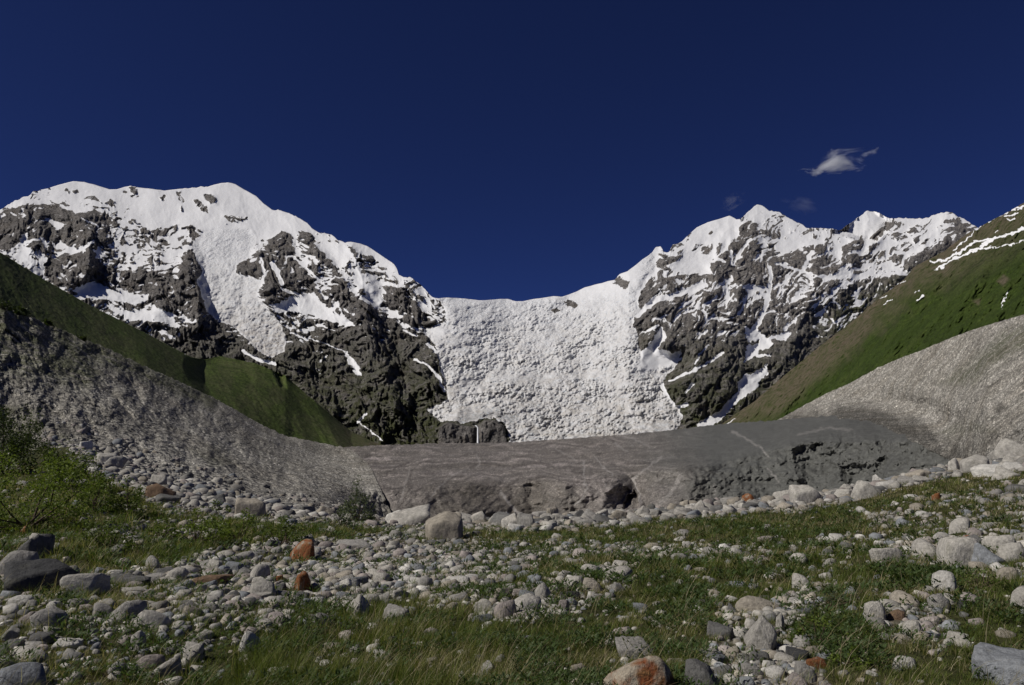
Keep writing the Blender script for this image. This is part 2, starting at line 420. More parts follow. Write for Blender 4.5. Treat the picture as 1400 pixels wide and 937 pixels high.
    L([(372, 360), (378, 370), (386, 389)], 2.6, 1.); L([(384, 395), (398, 400), (408, 402)], 1.8, .8); L([(357, 352), (361, 375), (357, 392)], 1.6, .9)
    L([(402, 352), (425, 372), (445, 392)], 1.5, .85); L([(400, 336), (412, 348), (430, 352)], 1.3, .8); L([(458, 378), (444, 392), (436, 400)], 1.3, .85)
    P([(366, 418), (385, 413), (400, 405), (428, 401), (440, 412), (455, 425), (478, 437), (484, 446), (470, 446), (440, 435), (415, 430), (395, 426), (380, 429)], 1.)
    P([(430, 333), (475, 331), (485, 345), (470, 365), (460, 360), (445, 350)], .96)
    P([(475, 325), (495, 328), (520, 345), (543, 365), (544, 375), (520, 362), (500, 350), (480, 345)], 1.)
    P([(476, 336), (486, 340), (492, 352), (484, 352)], .1); P([(485, 347), (505, 347), (520, 362), (524, 372), (500, 362), (490, 356)], .3)
    P([(492, 355), (510, 366), (530, 385), (515, 388), (495, 376), (485, 365)], .25)
    P([(484, 366), (490, 362), (500, 384), (498, 395), (490, 395), (482, 380)], .92)
    P([(497, 391), (510, 387), (523, 402), (523, 414), (512, 419), (501, 405)], 1.)
    P([(468, 378), (490, 398), (520, 418), (516, 426), (490, 410), (474, 394)], .72)
    P([(523, 391), (550, 392), (575, 425), (590, 441), (585, 447), (565, 440), (545, 425), (530, 415)], .06)
    P([(535, 372), (552, 382), (556, 394), (530, 388), (520, 375)], .62)
    P([(560, 388), (575, 393), (600, 430), (612, 440), (595, 440), (580, 425), (565, 405)], .6)
    P([(455, 365), (468, 380), (478, 398), (500, 414), (520, 428), (540, 434), (555, 447), (575, 470), (585, 500), (604, 545), (610, 580), (560, 600), (500, 620), (480, 540), (470, 500), (450, 480), (430, 470), (420, 455), (440, 447), (482, 450), (500, 440), (470, 420), (453, 400)], .03)
    P([(523, 425), (545, 428), (550, 432), (535, 436)], .8); P([(540, 438), (558, 444), (575, 450), (566, 454), (550, 447)], .8); P([(508, 440), (514, 450), (519, 457), (512, 455)], .85)
    L([(552, 452), (570, 460)], 1.6, .7); L([(567, 492), (586, 500), (600, 516), (607, 535)], 1.6, .9); L([(585, 470), (597, 482)], 2, .8)
    P([(470, 477), (478, 485), (493, 505), (494, 514), (487, 512), (475, 492)], 1.); L([(422, 462), (450, 472), (471, 481)], 1., .75)
    L([(489, 578), (501, 566)], 1.8, .9); L([(489, 577), (505, 588), (522, 603)], .7, .9)
    P([(300, 430), (330, 465), (352, 482), (370, 490), (395, 480), (420, 470), (450, 620), (280, 620), (250, 450)], .05)
    P([(380, 434), (430, 446), (420, 458), (395, 452)], .42); L([(333, 480), (352, 492), (375, 497)], 2.4, .9); L([(398, 455), (410, 460), (420, 465)], 1.2, .8)
    # right massif
    P([(770, 398), (840, 380), (870, 358), (892, 344), (902, 351), (905, 362), (896, 372), (886, 384), (880, 398), (870, 416), (800, 420), (755, 416)], 1.)
    P([(836, 388), (845, 375), (862, 386), (855, 396), (845, 391)], .25); P([(770, 411), (780, 409), (792, 417), (786, 422)], .05); P([(752, 422), (762, 420), (767, 426), (758, 428)], .05)
    P([(888, 346), (897, 336), (906, 340), (904, 350)], .25)
    P([(903, 346), (915, 352), (931, 357), (925, 363), (898, 366), (897, 362)], .0); P([(915, 345), (921, 332), (935, 334), (942, 342), (930, 350)], .2)
    P([(938, 329), (955, 306), (998, 290), (1011, 302), (1011, 322), (995, 330), (975, 335), (950, 331)], 1.)
    P([(937, 331), (942, 323), (946, 331)], .05); P([(966, 322), (972, 314), (976, 320)], .05); P([(983, 318), (992, 316), (995, 320), (985, 321)], .3)
    P([(928, 338), (960, 334), (1000, 328), (1005, 336), (990, 346), (975, 356), (960, 366), (938, 360)], .57)
    P([(912, 364), (935, 350), (960, 357), (972, 371), (950, 376), (925, 370)], .95)
    P([(1012, 302), (1028, 282), (1038, 277), (1052, 290), (1046, 300), (1030, 310), (1015, 320)], .74)
    P([(1010, 310), (1025, 300), (1035, 305), (1030, 318), (1045, 325), (1030, 327), (1013, 323)], .1); P([(1032, 286), (1044, 290), (1050, 294), (1036, 293)], .15)
    P([(1045, 287), (1070, 292), (1105, 312), (1150, 315), (1165, 330), (1130, 341), (1090, 332), (1070, 336), (1050, 326)], .44)
    P([(1062, 338), (1080, 325), (1110, 321), (1105, 334), (1085, 340), (1075, 345), (1060, 344)], .95); P([(1038, 330), (1046, 322), (1072, 328), (1062, 342), (1048, 345)], .5)
    P([(990, 345), (1005, 326), (1025, 325), (1020, 340), (1000, 366), (990, 360)], .0); P([(1000, 371), (1015, 350), (1028, 327), (1040, 345), (1050, 362), (1053, 377), (1045, 391), (1030, 393), (1015, 394), (1005, 386)], .0)
    P([(972, 360), (985, 352), (999, 360), (998, 380), (985, 381), (973, 371)], .02); P([(1045, 346), (1055, 330), (1062, 345), (1060, 365), (1055, 376)], .04)
    L([(1026, 328), (1012, 345), (1003, 362)], 1.6, .95); L([(1000, 344), (1000, 360)], 2, .8); L([(975, 352), (992, 358)], 1.4, .9)
    P([(1071, 346), (1100, 340), (1104, 360), (1095, 372), (1085, 366), (1073, 356)], .04); P([(1101, 372), (1105, 356), (1130, 351), (1145, 365), (1150, 368), (1135, 375), (1115, 379)], .04)
    P([(1150, 345), (1160, 332), (1170, 340), (1175, 355), (1165, 362), (1150, 358)], .03); P([(1095, 338), (1125, 334), (1130, 345), (1108, 348)], .1)
    L([(1110, 344), (1105, 355), (1098, 370)], 2.2, 1.); P([(1118, 350), (1130, 341), (1146, 345), (1150, 358), (1140, 350), (1125, 348)], .8)
    L([(1053, 366), (1054, 380), (1051, 395), (1049, 412), (1044, 428), (1036, 443), (1026, 456)], 2.8, 1.); L([(1060, 360), (1080, 366), (1098, 372), (1110, 375)], 1.6, .85)
    P([(1013, 390), (1030, 389), (1052, 393), (1050, 398), (1030, 398), (1020, 397)], .95); L([(1010, 430), (1020, 410), (1028, 399)], 1.8, .95); L([(1028, 399), (1040, 407)], 1.2, .85)
    P([(1019, 447), (1026, 452), (1035, 448), (1048, 462), (1059, 471), (1050, 477), (1036, 478), (1036, 485), (1054, 484), (1054, 488), (1032, 487), (1018, 496), (1021, 470)], 1.)
    P([(1029, 467), (1038, 464), (1038, 470), (1030, 473)], .0)
    P([(1050, 460), (1065, 458), (1071, 450), (1078, 440), (1077, 460), (1073, 466), (1050, 463)], .75); L([(1076, 449), (1088, 436)], 1.5, .8)
    P([(1112, 434), (1125, 423), (1132, 416), (1122, 431)], .95); P([(1105, 425), (1115, 404), (1120, 412), (1115, 424)], .7)
    P([(1125, 404), (1150, 388), (1170, 385), (1150, 402), (1140, 415), (1120, 418)], .46); P([(1088, 400), (1097, 402), (1092, 416), (1085, 412)], .5)
    P([(1110, 376), (1140, 377), (1155, 364), (1161, 372), (1150, 381), (1130, 383)], .97); P([(1160, 362), (1220, 360), (1235, 368), (1215, 378), (1180, 385), (1160, 380)], .55)
    P([(868, 425), (875, 400), (885, 386), (905, 382), (955, 372), (966, 380), (950, 392), (935, 392), (905, 390), (895, 400), (890, 412), (875, 428)], .02)
    P([(868, 430), (900, 421), (912, 440), (890, 460), (870, 462)], .02); L([(872, 431), (895, 410), (925, 403), (942, 397), (958, 387)], 3.4, 1.); P([(928, 393), (945, 397), (960, 384), (963, 390), (945, 403)], 1.)
    L([(960, 400), (945, 412), (930, 421)], 1.3, .85); L([(980, 405), (968, 416)], 1.3, .85); L([(1000, 383), (990, 386), (978, 395)], 1.4, .85); L([(995, 385), (992, 407)], 1.3, .85); L([(885, 452), (900, 446)], 1.5, .8)
    L([(935, 428), (948, 424), (958, 415)], 1.2, .8); L([(920, 438), (930, 430)], 1.2, .8); L([(955, 462), (966, 452)], 1.6, .8)
    P([(862, 500), (880, 480), (905, 448), (910, 460), (901, 476), (920, 483), (936, 472), (930, 492), (922, 502), (905, 512), (880, 512)], 1.)
    L([(948, 507), (970, 495), (988, 483)], 1.6, .95); L([(915, 521), (945, 508)], 1.3, .9); L([(951, 498), (956, 484), (968, 472)], 1., .8)
    L([(905, 526), (911, 540), (922, 556), (934, 556), (938, 552)], 2.4, 1.); L([(938, 536), (947, 525)], 1.8, .95)
    P([(953, 581), (975, 566), (990, 555), (1010, 535), (1008, 522), (1020, 512), (1030, 513), (1045, 500), (1050, 496), (1051, 510), (1040, 520), (1035, 530), (1015, 545), (1000, 558), (990, 570), (976, 582), (960, 590)], 1.)
    P([(1225, 299), (1240, 294), (1272, 294), (1265, 304), (1240, 306), (1232, 304)], 1.)
    P([(1225, 386), (1245, 352), (1285, 336), (1330, 312), (1345, 318), (1400, 345), (1300, 400)], .05)
    L([(1237, 351), (1255, 335), (1268, 320), (1282, 304)], 2.2, .95); P([(1185, 348), (1200, 337), (1225, 328), (1216, 340)], .85); L([(1240, 320), (1250, 335), (1258, 342)], 1.6, .8); L([(1205, 356), (1222, 345), (1235, 346)], 1.6, .9)
    P([(1150, 316), (1162, 303), (1187, 284), (1216, 298), (1220, 305), (1200, 312), (1190, 325), (1183, 329), (1170, 325)], 1.)
    P([(1186, 326), (1197, 315), (1210, 303), (1221, 308), (1206, 320), (1195, 331)], .15); P([(1170, 335), (1178, 322), (1182, 335), (1176, 340)], .0); P([(1153, 317), (1160, 310), (1162, 318)], .3)
    P([(1280, 296), (1293, 286), (1300, 310), (1285, 325), (1265, 336), (1270, 315)], .54); P([(1300, 296), (1335, 310), (1310, 330), (1292, 330)], .22)
    L([(1184, 330), (1184, 342), (1160, 346)], 1.4, .9); L([(1328, 330), (1318, 338), (1300, 344)], 1.5, .9)
    S = np.where(PY < 480, S * .86 + .085 * sstep(480, 430, PY), S)
    S = np.maximum(S, .13 * sstep(490, 450, PY) + .04 * sstep(560, 500, PY))
    # ---- base depth
    base = np.interp(PX, [-40, 300, 560, 620, 700, 860, 900, 1000, 1150, 1240, 1440], [2050, 2000, 1900, 1800, 1760, 1760, 1850, 1950, 2150, 2350, 2500])
    grad = np.interp(PX, [-40, 300, 560, 900, 1000, 1200, 1440], [4.6, 4.5, 4.3, 4.2, 4.2, 4.4, 4.6])
    up = 612 - PY
    Dm = base + grad * up + .004 * np.maximum(up - 200, 0) ** 2 * 6
    Di = 1790 + 4.95 * up
    D = Dm * (1 - ice_wide) + (Di + 40) * ice_wide
    pyr = sstep(-3, 4, poly_sd(wx, PY, [(1140, 318), (1162, 303), (1187, 280), (1220, 300), (1216, 312), (1196, 330), (1183, 331), (1160, 322)]))
    D = D + pyr * 350
    # ---- big ribs and spurs
    def rib(pts, A, wl, wr):
        p = np.array(pts, float); o = np.argsort(p[:, 1]); p = p[o]
        d = PX + 4 * fbm(PX / 25, PY / 25, 77, 3) * 3 - np.interp(PY, p[:, 1], p[:, 0])
        e = sstep(p[0, 1] - 25, p[0, 1] + 15, PY) * (1 - sstep(p[-1, 1] - 10, p[-1, 1] + 30, PY))
        return 1.1 * A * e * np.maximum(0, 1 - np.where(d < 0, -d / wl, d / wr))
    rb = 0
    for a in ([(480, 335), (492, 380), (503, 430), (512, 470), (528, 520), (545, 570)], 130, 75, 26), ([(560, 385), (576, 440), (592, 490), (604, 530)], 60, 48, 18), \
             ([(385, 318), (374, 360), (372, 415)], 75, 38, 48), ([(255, 345), (266, 390), (270, 445)], 110, 60, 20), ([(35, 275), (50, 330), (30, 390)], 135, 60, 30), \
             ([(112, 292), (128, 330), (108, 385)], 140, 55, 30), ([(335, 470), (400, 500), (430, 540), (452, 580)], 70, 60, 30), ([(205, 370), (225, 400), (215, 430)], 50, 40, 30), \
             ([(505, 565), (525, 600)], 60, 30, 18), ([(1035, 282), (1028, 330), (1022, 370), (1005, 420), (990, 480), (975, 540)], 85, 62, 70), ([(897, 338), (890, 400), (884, 440), (905, 500), (930, 560)], 90, 22, 70), \
             ([(1110, 330), (1120, 380), (1090, 440), (1072, 500)], 75, 50, 32), ([(1293, 290), (1270, 330), (1230, 380)], 80, 60, 45), ([(1160, 332), (1155, 380), (1130, 420)], 55, 36, 22), \
             ([(998, 294), (985, 345), (960, 420), (950, 480)], 60, 50, 26), ([(1188, 286), (1190, 330)], 110, 36, 26), ([(90, 250), (110, 290)], 45, 70, 50), ([(312, 250), (300, 330)], 70, 70, 60), ([(440, 325), (430, 380)], 50, 34, 30):
        rb = rb + rib(*a)
    rb = rb * sstep(4, -34, ice_sd)
    # ---- crags (ribs leaning up to the right on the right massif, ledges on the left)
    rw = fbm(PX / 40, PY / 40, 51, 3); ux = PX + rw * 16; uy = PY + fbm(PX / 40, PY / 40, 57, 3) * 16
    def crags(ang, asp, sd):
        h1, e1 = crag(ux, uy, 34, sd, ang, asp); h2, e2 = crag(ux, uy, 15, sd + 20, ang, asp * .9); h3, e3 = crag(ux, uy, 7.2, sd + 40, ang, asp * .8); h4, e4 = crag(ux, uy, 3.6, sd + 60, ang, 1.2)
        return h1 * 66 + h2 * 42 + h3 * 30 + h4 * 15, e1, e2, e3
    hl, l1, l2, l3 = crags(-.25, 1.5, 100); hr, r1, r2, r3 = crags(-.72, 1.9, 300)
    stnr = fbm((ux * .8 - uy * .6) / 30, (ux * .6 + uy * .8) / 5, 93, 3) * tR + fbm((ux + uy * .1) / 30, (uy - ux * .1) / 5, 94, 3) * (1 - tR)
    rock = hl * (1 - tR) + hr * tR; e1 = l1 * (1 - tR) + r1 * tR; e2 = l2 * (1 - tR) + r2 * tR; e3 = l3 * (1 - tR) + r3 * tR
    def fins(k, sc, sd):                 # sharp ribs running down the fall line
        q = ux + k * uy; return ridged(q / sc + .5 * rw, uy / (sc * 2.6) + 3, sd, 3)
    lean = -.35 * (1 - tR) + .3 * tR
    fn = fins(lean, 24, 701) ** 1.6 * 80 + fins(lean * 1.6, 11, 711) ** 1.5 * 44
    rock = rock + (fn - fn.mean()) * (.85 - .55 * tR)
    rock = rock + ridged(PX / 6 + .3 * rw, PY / 20, 91, 4) * 20 + fbm(PX / 2.5, PY / 3.5, 95, 2) * 6 - stnr * 9
    def blur(a, k):
        for ax in (0, 1):
            c = np.cumsum(np.concatenate([np.repeat(np.take(a, [0], ax), k + 1, ax), a, np.repeat(np.take(a, [-1], ax), k, ax)], ax), ax)
            n_ = a.shape[ax]; a = (np.take(c, range(2 * k + 1, 2 * k + 1 + n_), ax) - np.take(c, range(n_), ax)) / (2 * k + 1)
        return a
    rock = rock * (.8 - .2 * tR)
    rlow = blur(blur(rock, 9), 9)
    D0 = D - rb - rock
    n0 = normals(at_r(PX, PY, D0)); n0 = np.where(n0[..., 1:2] > 0, -n0, n0)
    nz = n0[..., 2]; nzs = nz.copy()
    for _ in range(2):
        nzs[1:-1, 1:-1] = (nzs[1:-1, 1:-1] * 2 + nzs[:-2, 1:-1] + nzs[2:, 1:-1] + nzs[1:-1, :-2] + nzs[1:-1, 2:]) / 6
    def strata(ang, sd):
        c, s_ = math.cos(ang), math.sin(ang); a = (ux * c + uy * s_); b = (-ux * s_ + uy * c)
        return fbm(a / 17, b / 4.2, sd, 4, .62)
    stn = strata(-.12, 73) * (1 - tR) + strata(-.66, 75) * tR
    pat = .26 * (np.exp(-e1 * 7) - .25) + .3 * (np.exp(-e2 * 5) - .3) + .26 * (np.exp(-e3 * 4) - .3) + .55 * (nzs - np.median(nzs)) + .16 * fbm(PX / 18, PY / 18, 71, 4) + .85 * stn
    pat = np.clip(pat, -.62, .62)
    snow = (S - .5) + 1.1 * pat * (1 - .7 * np.abs(2 * S - 1) ** 1.6)
    gate = sstep(-.12, .25, fbm(PX / 45, PY / 30, 1301, 3)) * sstep(520, 440, PY) * sstep(.05, .2, S) * (.45 + .55 * tR)
    vein = np.maximum(np.exp(-e1 * 13) * .88, np.exp(-e2 * 13) * .72) * gate
    snow = np.maximum(snow, vein - .48 + .3 * stn)
    snow = np.maximum(snow, SL * .62 - .3 + .12 * stn)
    icef = np.clip(ice + hang, 0, 1)
    smask0 = sstep(-.1, .12, snow)
    # ---- icefall: broken seracs, smoother snow near its head and right shoulder
    smooth_head = np.maximum(sstep(0, 18, poly_sd(PX, PY, [(592, 395), (592, 409), (640, 416), (700, 419), (760, 416), (800, 419), (852, 406), (876, 396), (900, 340), (700, 340)])) * .85,
                  sstep(-4, 10, poly_sd(wx, wy, [(862, 500), (880, 480), (905, 448), (940, 470), (922, 502), (880, 512)])))
    smooth_head = np.maximum(smooth_head, sstep(-3, 8, poly_sd(wx, wy, [(582, 446), (600, 444), (616, 452), (602, 466), (588, 462)])))
    a1, q1 = crag(ux, uy, 7, 500, -.5, 1.25); a2, q2 = crag(wx, wy, 3.6, 520, -.5, 1.4); a3, q3 = crag(PX + rw * 4, PY, 2.1, 540, -.3, 1.1)
    flow = fbm(PX / 60, PY / 22, 600, 3)
    inten = np.clip(.85 + flow * 1.5, .2, 1.8) * np.interp(PY, [405, 440, 480, 560, 600], [.35, .7, 1., 1.05, 1.])
    ser = (a1 * 15 + a2 * 15 + a3 * 11 + rng.normal(0, 1.2, PX.shape)) * inten * (1 - smooth_head * .93)
    bandw = np.sin((PY + ((PX - 740) / 150.) ** 2 * -14 + fbm(PX / 45, PY / 25, 605, 3) * 22) / 3.6)
    ser = ser + bandw * 3 * sstep(-.2, .5, fbm(PX / 60, PY / 40, 607, 3)) + fbm(PX / 34, PY / 20, 610, 3) * 30 * (1 - smooth_head * .6)
    hser = (a1 * 13 + a2 * 10 + a3 * 6) * np.interp(PY, [310, 350, 440], [.35, .6, 1.]) + fbm(PX / 30, PY / 14, 615, 3) * 22
    soft = fbm(PX / 30, PY / 24, 620, 4) * 26
    sb = blur(smask0, 6)
    rel_m = rb * (1 - .5 * sb) + rock * (1 - .92 * smask0) + smask0 * (soft * .5 + .92 * rlow - 3)
    fan = sstep(-2, 14, poly_sd(PX, PY, [(855, 505), (880, 480), (905, 446), (912, 460), (904, 478), (922, 484), (938, 472), (932, 494), (922, 506), (905, 514), (880, 514)]))
    rel_m = rel_m * (1 - .85 * fan)
    rel = rel_m * (1 - icef) + ice * (ser + 10) + np.where(hang > ice, hang, 0) * (rb * .6 + hser + 10)
    # rock step with the waterfall at the snout of the icefall
    CL = [(596, 640), (600, 584), (612, 577), (632, 582), (646, 584), (654, 583), (662, 575), (677, 575), (688, 582), (693, 600), (698, 640)]
    clif = sstep(-1.5, 1.5, poly_sd(PX + fbm(PX / 5, PY / 5, 640, 2) * 1.2, PY + fbm(PX / 5, PY / 5, 643, 2) * 1.2, CL))
    icef = icef * (1 - clif); snow = np.where(clif > .5, -.4, snow)
    cf = 1800 + 1.2 * up + fbm(PX / 9, PY / 14, 650, 4) * 14 + rock * .12 + 26 * np.exp(-((PX - 653) / 4.) ** 2)
    Dd = D - rel
    Dd = Dd * (1 - clif) + cf * clif
    isl = np.zeros_like(PX)
    for pts in ([(769, 412), (780, 409), (793, 417), (786, 423), (775, 419)], [(751, 423), (762, 420), (768, 426), (758, 429)], [(836, 389), (845, 376), (862, 386), (855, 397), (845, 391)]):
        isl = np.maximum(isl, sstep(-1, 2.5, poly_sd(PX + fbm(PX / 4, PY / 4, 661, 3) * 4, PY + fbm(PX / 4, PY / 4, 663, 3) * 3, pts)))
    icef = icef * (1 - isl); snow = np.where(isl > .5, -.35 + .4 * stn, snow)
    # ---- attributes
    snow = np.where(icef > .5, .45, snow)
    snow = np.clip(snow * 1.2, -.6, .6)
    veg = np.clip(np.interp(PY, [430, 480, 540, 600], [0, .35, .8, 1.]) * (1 - icef) * (1 - clif), 0, 1)
    veg = np.maximum(veg, sstep(1060, 1180, PX) * sstep(400, 450, PY + (PX - 1100) * .35) * .9)
    dirt = np.clip(icef * np.interp(PY, [410, 450, 520, 590, 605], [.06, .42, .75, .95, 1.]) * (.75 + .5 * np.clip(fbm(PX / 40, PY / 26, 617, 4), -.5, .5)) * (1 - .75 * smooth_head) + hang * np.interp(PY, [330, 420, 480], [.0, .3, .7]), 0, 1)
    Pn = at_r(PX, PY, Dd)
    A = dict(snow=snow, veg=veg, dirt=dirt, ice=np.clip(icef * (1 - smooth_head), 0, 1) + 1.6 * icef * np.exp(-(line_d(PX, PY, [(632, 576), (655, 571), (680, 566), (700, 572)]) / 7) ** 2), tone=np.clip(.98 + .14 * tR + .3 * fbm(PX / 40, PY / 40, 1401, 4), .3, 1.4))
    P2, A2 = backside(Pn, A, .8, (20, 60, 160, 400, 900))
    nr, nc = P2.shape[:2]; q = grid_quads(nr, nc)
    pad = lambda a: np.concatenate([a[:1], a] + [a[-1:]] * 5, 0)
    reg = np.where(PX < 700, 0, 2); reg = np.where((ice > .5) & (clif < .5) & ~((PX > 770) & (smooth_head > .5) & (PY < 400)), 1, reg); reg = np.where(pyr > .5, 3, reg)
    rf = pad(reg).ravel()[q[:, 0]]
    for k, nm in enumerate(('snowy_mountain', 'icefall', 'rocky_mountain', 'snow_peak')):
        o = sheet(nm, P2, M_ALP, A2, q[rf == k])
    # waterfall: a thin ribbon of white water down the step
    ys = np.linspace(581.5, 608, 24); fx = 653.3 + fbm(ys / 6, ys * 0, 660, 2) * .5 - (ys < 585) * (585 - ys) * .9
    w = np.interp(ys, [581, 586, 608], [1.5, .9, 1.4]); V = []
    for y, x, ww in zip(ys, fx, w):
        for s in (-1, -.4, .4, 1): V.append(at_r(x + s * ww, y, 1792 - (1 - s * s) * 3 + 1.2 * (612 - y)))
    V = np.array(V); q = grid_quads(24, 4)
    m = MT('white_water'); n = m.noise(m.coord(), .3, 5, .6)
    mw = m.done(m.mix(n, (.7, .71, .73), (.86, .87, .88)), .4)
    tag(link('waterfall', raw_mesh('waterfall', V, q.ravel(), np.arange(len(q)) * 4), mw), kind='structure')

build_headwall()

# ================================================================== VALLEY SIDES
def valley_grid(x0, x1, sx, nv, top, bot, jag=1.5, sd=1, dtop=None):
    c = np.arange(x0, x1, sx); v = np.linspace(0, 1, nv)[:, None]
    t = itp(c, top) + fbm(c / 7., c * 0, sd, 4) * (jag if np.isscalar(jag) else itp(c, jag)); b = itp(c, bot)
    PX = np.broadcast_to(c[None], (nv, len(c))).copy(); PY = b[None] + (t - b)[None] * v
    ts = itp(c, dtop or top); return PX, PY, np.clip((PY - b) / (ts - b), 0, 1.02)

def left_meadow():
    top = [(-60, 308), (0, 345), (60, 382), (120, 416), (200, 456), (260, 488), (280, 492), (300, 487), (350, 497), (390, 514), (420, 540), (450, 565), (480, 590), (515, 606), (560, 618)]
    PX, PY, v = valley_grid(-60, 560, 1.3, 190, top, [(-60, 470), (0, 470), (100, 510), (200, 545), (300, 590), (400, 630), (560, 640)], 1.2, 700)
    D = itp(PX, [(-60, 330), (0, 380), (200, 560), (400, 820), (560, 1000)]) + v * itp(PX, [(-60, 420), (250, 520), (300, 620), (560, 260)]) * (.6 + .4 * v)
    h = PX * .55 + PY * .83                      # along the fall line
    w = PX * .83 - PY * .55
    D = D + fbm(h / 140, w / 30, 710, 4) * 16 + fbm(PX / 4, PY / 4, 712, 3) * 2.5 + ridged(h / 60, w / 9, 720, 3) * 5
    hump = sstep(-14, 8, poly_sd(PX, PY, [(262, 500), (300, 483), (350, 494), (400, 518), (450, 563), (520, 606), (560, 640), (330, 640)]))
    D = D + hump * 70 - 26 * np.maximum(0, 1 - np.abs(PX - 428 - (PY - 545) * .55) / 20) * sstep(520, 545, PY)
    D = D + sstep(-2, 4, poly_sd(PX, PY, [(372, 505), (388, 512), (392, 532), (384, 530)])) * 30
    brown = .12 + .25 * sstep(.3, -.3, fbm(PX / 30, PY / 30, 730, 3)) + .5 * sstep(440, 500, PX)
    snow = PX * 0
    A = dict(brown=np.clip(brown, 0, 1), snow=snow, speck=1.3 * speck(PX.shape, .24, 0))
    sheet('meadow_slope', *_bs(at_r(PX, PY, D), M_MEA, A, .3))

def _bs(P, mat, A, slope, steps=(15, 40, 100, 220, 500)):
    P2, A2 = backside(P, A, slope, steps); return P2, mat, A2

L_MOR_TOP = [(-60, 395), (0, 418), (40, 432), (100, 457), (150, 478), (200, 502), (250, 524), (300, 548), (350, 577), (390, 596), (440, 606), (480, 614), (505, 635), (522, 672), (540, 712), (560, 740)]
TONGUE_TOP = [(400, 608), (555, 608), (600, 606), (690, 605.5), (730, 603), (760, 601), (800, 598), (830, 596), (860, 594), (890, 591), (920, 588), (960, 583), (1000, 578.5), (1060, 575), (1100, 571), (1160, 567), (1350, 575), (1460, 580)]
def tongue_depth(PX, PY):
    v = np.clip((745 - PY) / (745 - itp(PX, TONGUE_TOP)), 0, 1.3)
    r1 = itp(PX, [(400, 640), (700, 820), (1000, 760), (1150, 560), (1250, 470), (1350, 420)]); r0 = itp(PX, [(400, 210), (700, 250), (1000, 250), (1150, 225), (1350, 170)])
    vb = itp(PX, [(400, .45), (560, .55), (800, .6), (980, .66), (1080, .78), (1350, .8)])
    D = r0 + 84 * v + (r1 - r0 - 84) * np.clip((v - vb) / (1 - vb), 0, 1.6) ** 2.
    k = np.clip(D / 330, .6, 2.2)
    bl = np.interp(PY, [590, 640, 660, 690, 720], [800, 850, 868, 882, 886]) + fbm(PX / 20, PY / 20, 905, 2) * 4
    d = PX - bl
    D = D + 8 * np.exp(-np.abs(d) / 12) * sstep(600, 650, PY) * k
    D = D - 15 * k * np.exp(-((d - 95) / 75) ** 2) * sstep(585, 660, PY) - 14 * k * np.exp(-((PX - 785) / 62) ** 2 - ((PY - 668) / 36) ** 2) - 11 * k * np.exp(-((PX - 605) / 62) ** 2 - ((PY - 690) / 44) ** 2)
    D = D + 7 * k * np.exp(-((PX - 704) / 24 - (PY - 660) / 40) ** 2) * sstep(620, 690, PY)
    D = D + (fbm(PX / 60, PY / 42, 910, 4, .42) * 10 + fbm(PX / 24, PY / 22, 912, 3) * 2.5) * k
    return D, k, d

def left_moraine():
    PX, PY, v = valley_grid(-60, 562, 1.0, 250, L_MOR_TOP, [(-60, 665), (0, 665), (100, 660), (200, 690), (300, 715), (400, 730), (480, 738), (562, 745)], [(0, 4), (380, 3.4), (440, 2.2), (480, 4), (560, 4)], 740, L_MOR_TOP[:11] + [(480, 612), (562, 625)])
    r0 = itp(PX, [(-60, 100), (0, 96), (100, 88), (200, 76), (300, 62), (400, 50), (480, 48), (562, 60)])
    r1 = itp(PX, [(-60, 235), (0, 255), (200, 400), (400, 640), (440, 680), (480, 700), (562, 720)])
    vv = v ** 1.15
    D = 1 / ((1 - vv) / r0 + vv / r1) * .45 + (r0 + (r1 - r0) * vv ** 1.6) * .55
    k = D / 180.
    h = PX * .62 + PY * .78; w = PX * .78 - PY * .62
    gul = ridged(w / 34 + .3 * fbm(h / 50, w / 50, 7, 2), h / 150, 750, 4); crag1, ce = crag(PX, PY, 9, 755, .67, 2.2)
    edge = 1 - sstep(0, 26, PY - itp(PX, L_MOR_TOP))
    D = D + (gul * 10 + fbm(PX / 30, PY / 30, 760, 3) * 8 + fbm(PX / 5, PY / 5, 765, 3) * 1. + rng.normal(0, .35, PX.shape) - crag1 * .9) * k
    D = D - edge * 9 * k * (.6 + .8 * fbm(PX / 22, PY / 22, 770, 3)) * (1 - .8 * sstep(400, 450, PX))
    cut = np.interp(PY, [600, 612, 635, 672, 712, 745], [470, 480, 505, 522, 540, 560]); wq = sstep(-110, -6, PX - cut) * sstep(596, 625, PY)
    D = D * (1 - wq) + (tongue_depth(PX, PY)[0] - 1.5 + fbm(PX / 12, PY / 12, 767, 4) * 5) * wq
    veg = 0 * PX
    paint(veg, PX, PY, [(-60, 425), (60, 440), (130, 490), (140, 520), (120, 530), (60, 520), (-60, 500)], .75, 16)
    paint(veg, PX, PY, [(-60, 380), (10, 415), (120, 462), (300, 545), (290, 560), (120, 490), (-60, 440)], .75, 8)
    paint(veg, PX, PY, [(-60, 545), (40, 560), (110, 610), (110, 690), (-60, 690)], .6, 12)
    paint(veg, PX, PY, [(255, 615), (300, 610), (330, 630), (290, 640)], .25, 10)
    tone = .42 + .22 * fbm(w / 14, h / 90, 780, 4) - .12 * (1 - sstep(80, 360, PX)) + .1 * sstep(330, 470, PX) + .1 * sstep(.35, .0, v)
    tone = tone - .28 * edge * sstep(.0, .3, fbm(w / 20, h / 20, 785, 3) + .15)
    global LM; LM = (PX, PY, D)
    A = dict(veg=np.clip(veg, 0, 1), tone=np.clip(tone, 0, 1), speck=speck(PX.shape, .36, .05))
    sheet('moraine_slope', *_bs(at_r(PX, PY, D), M_SCR, A, .35))

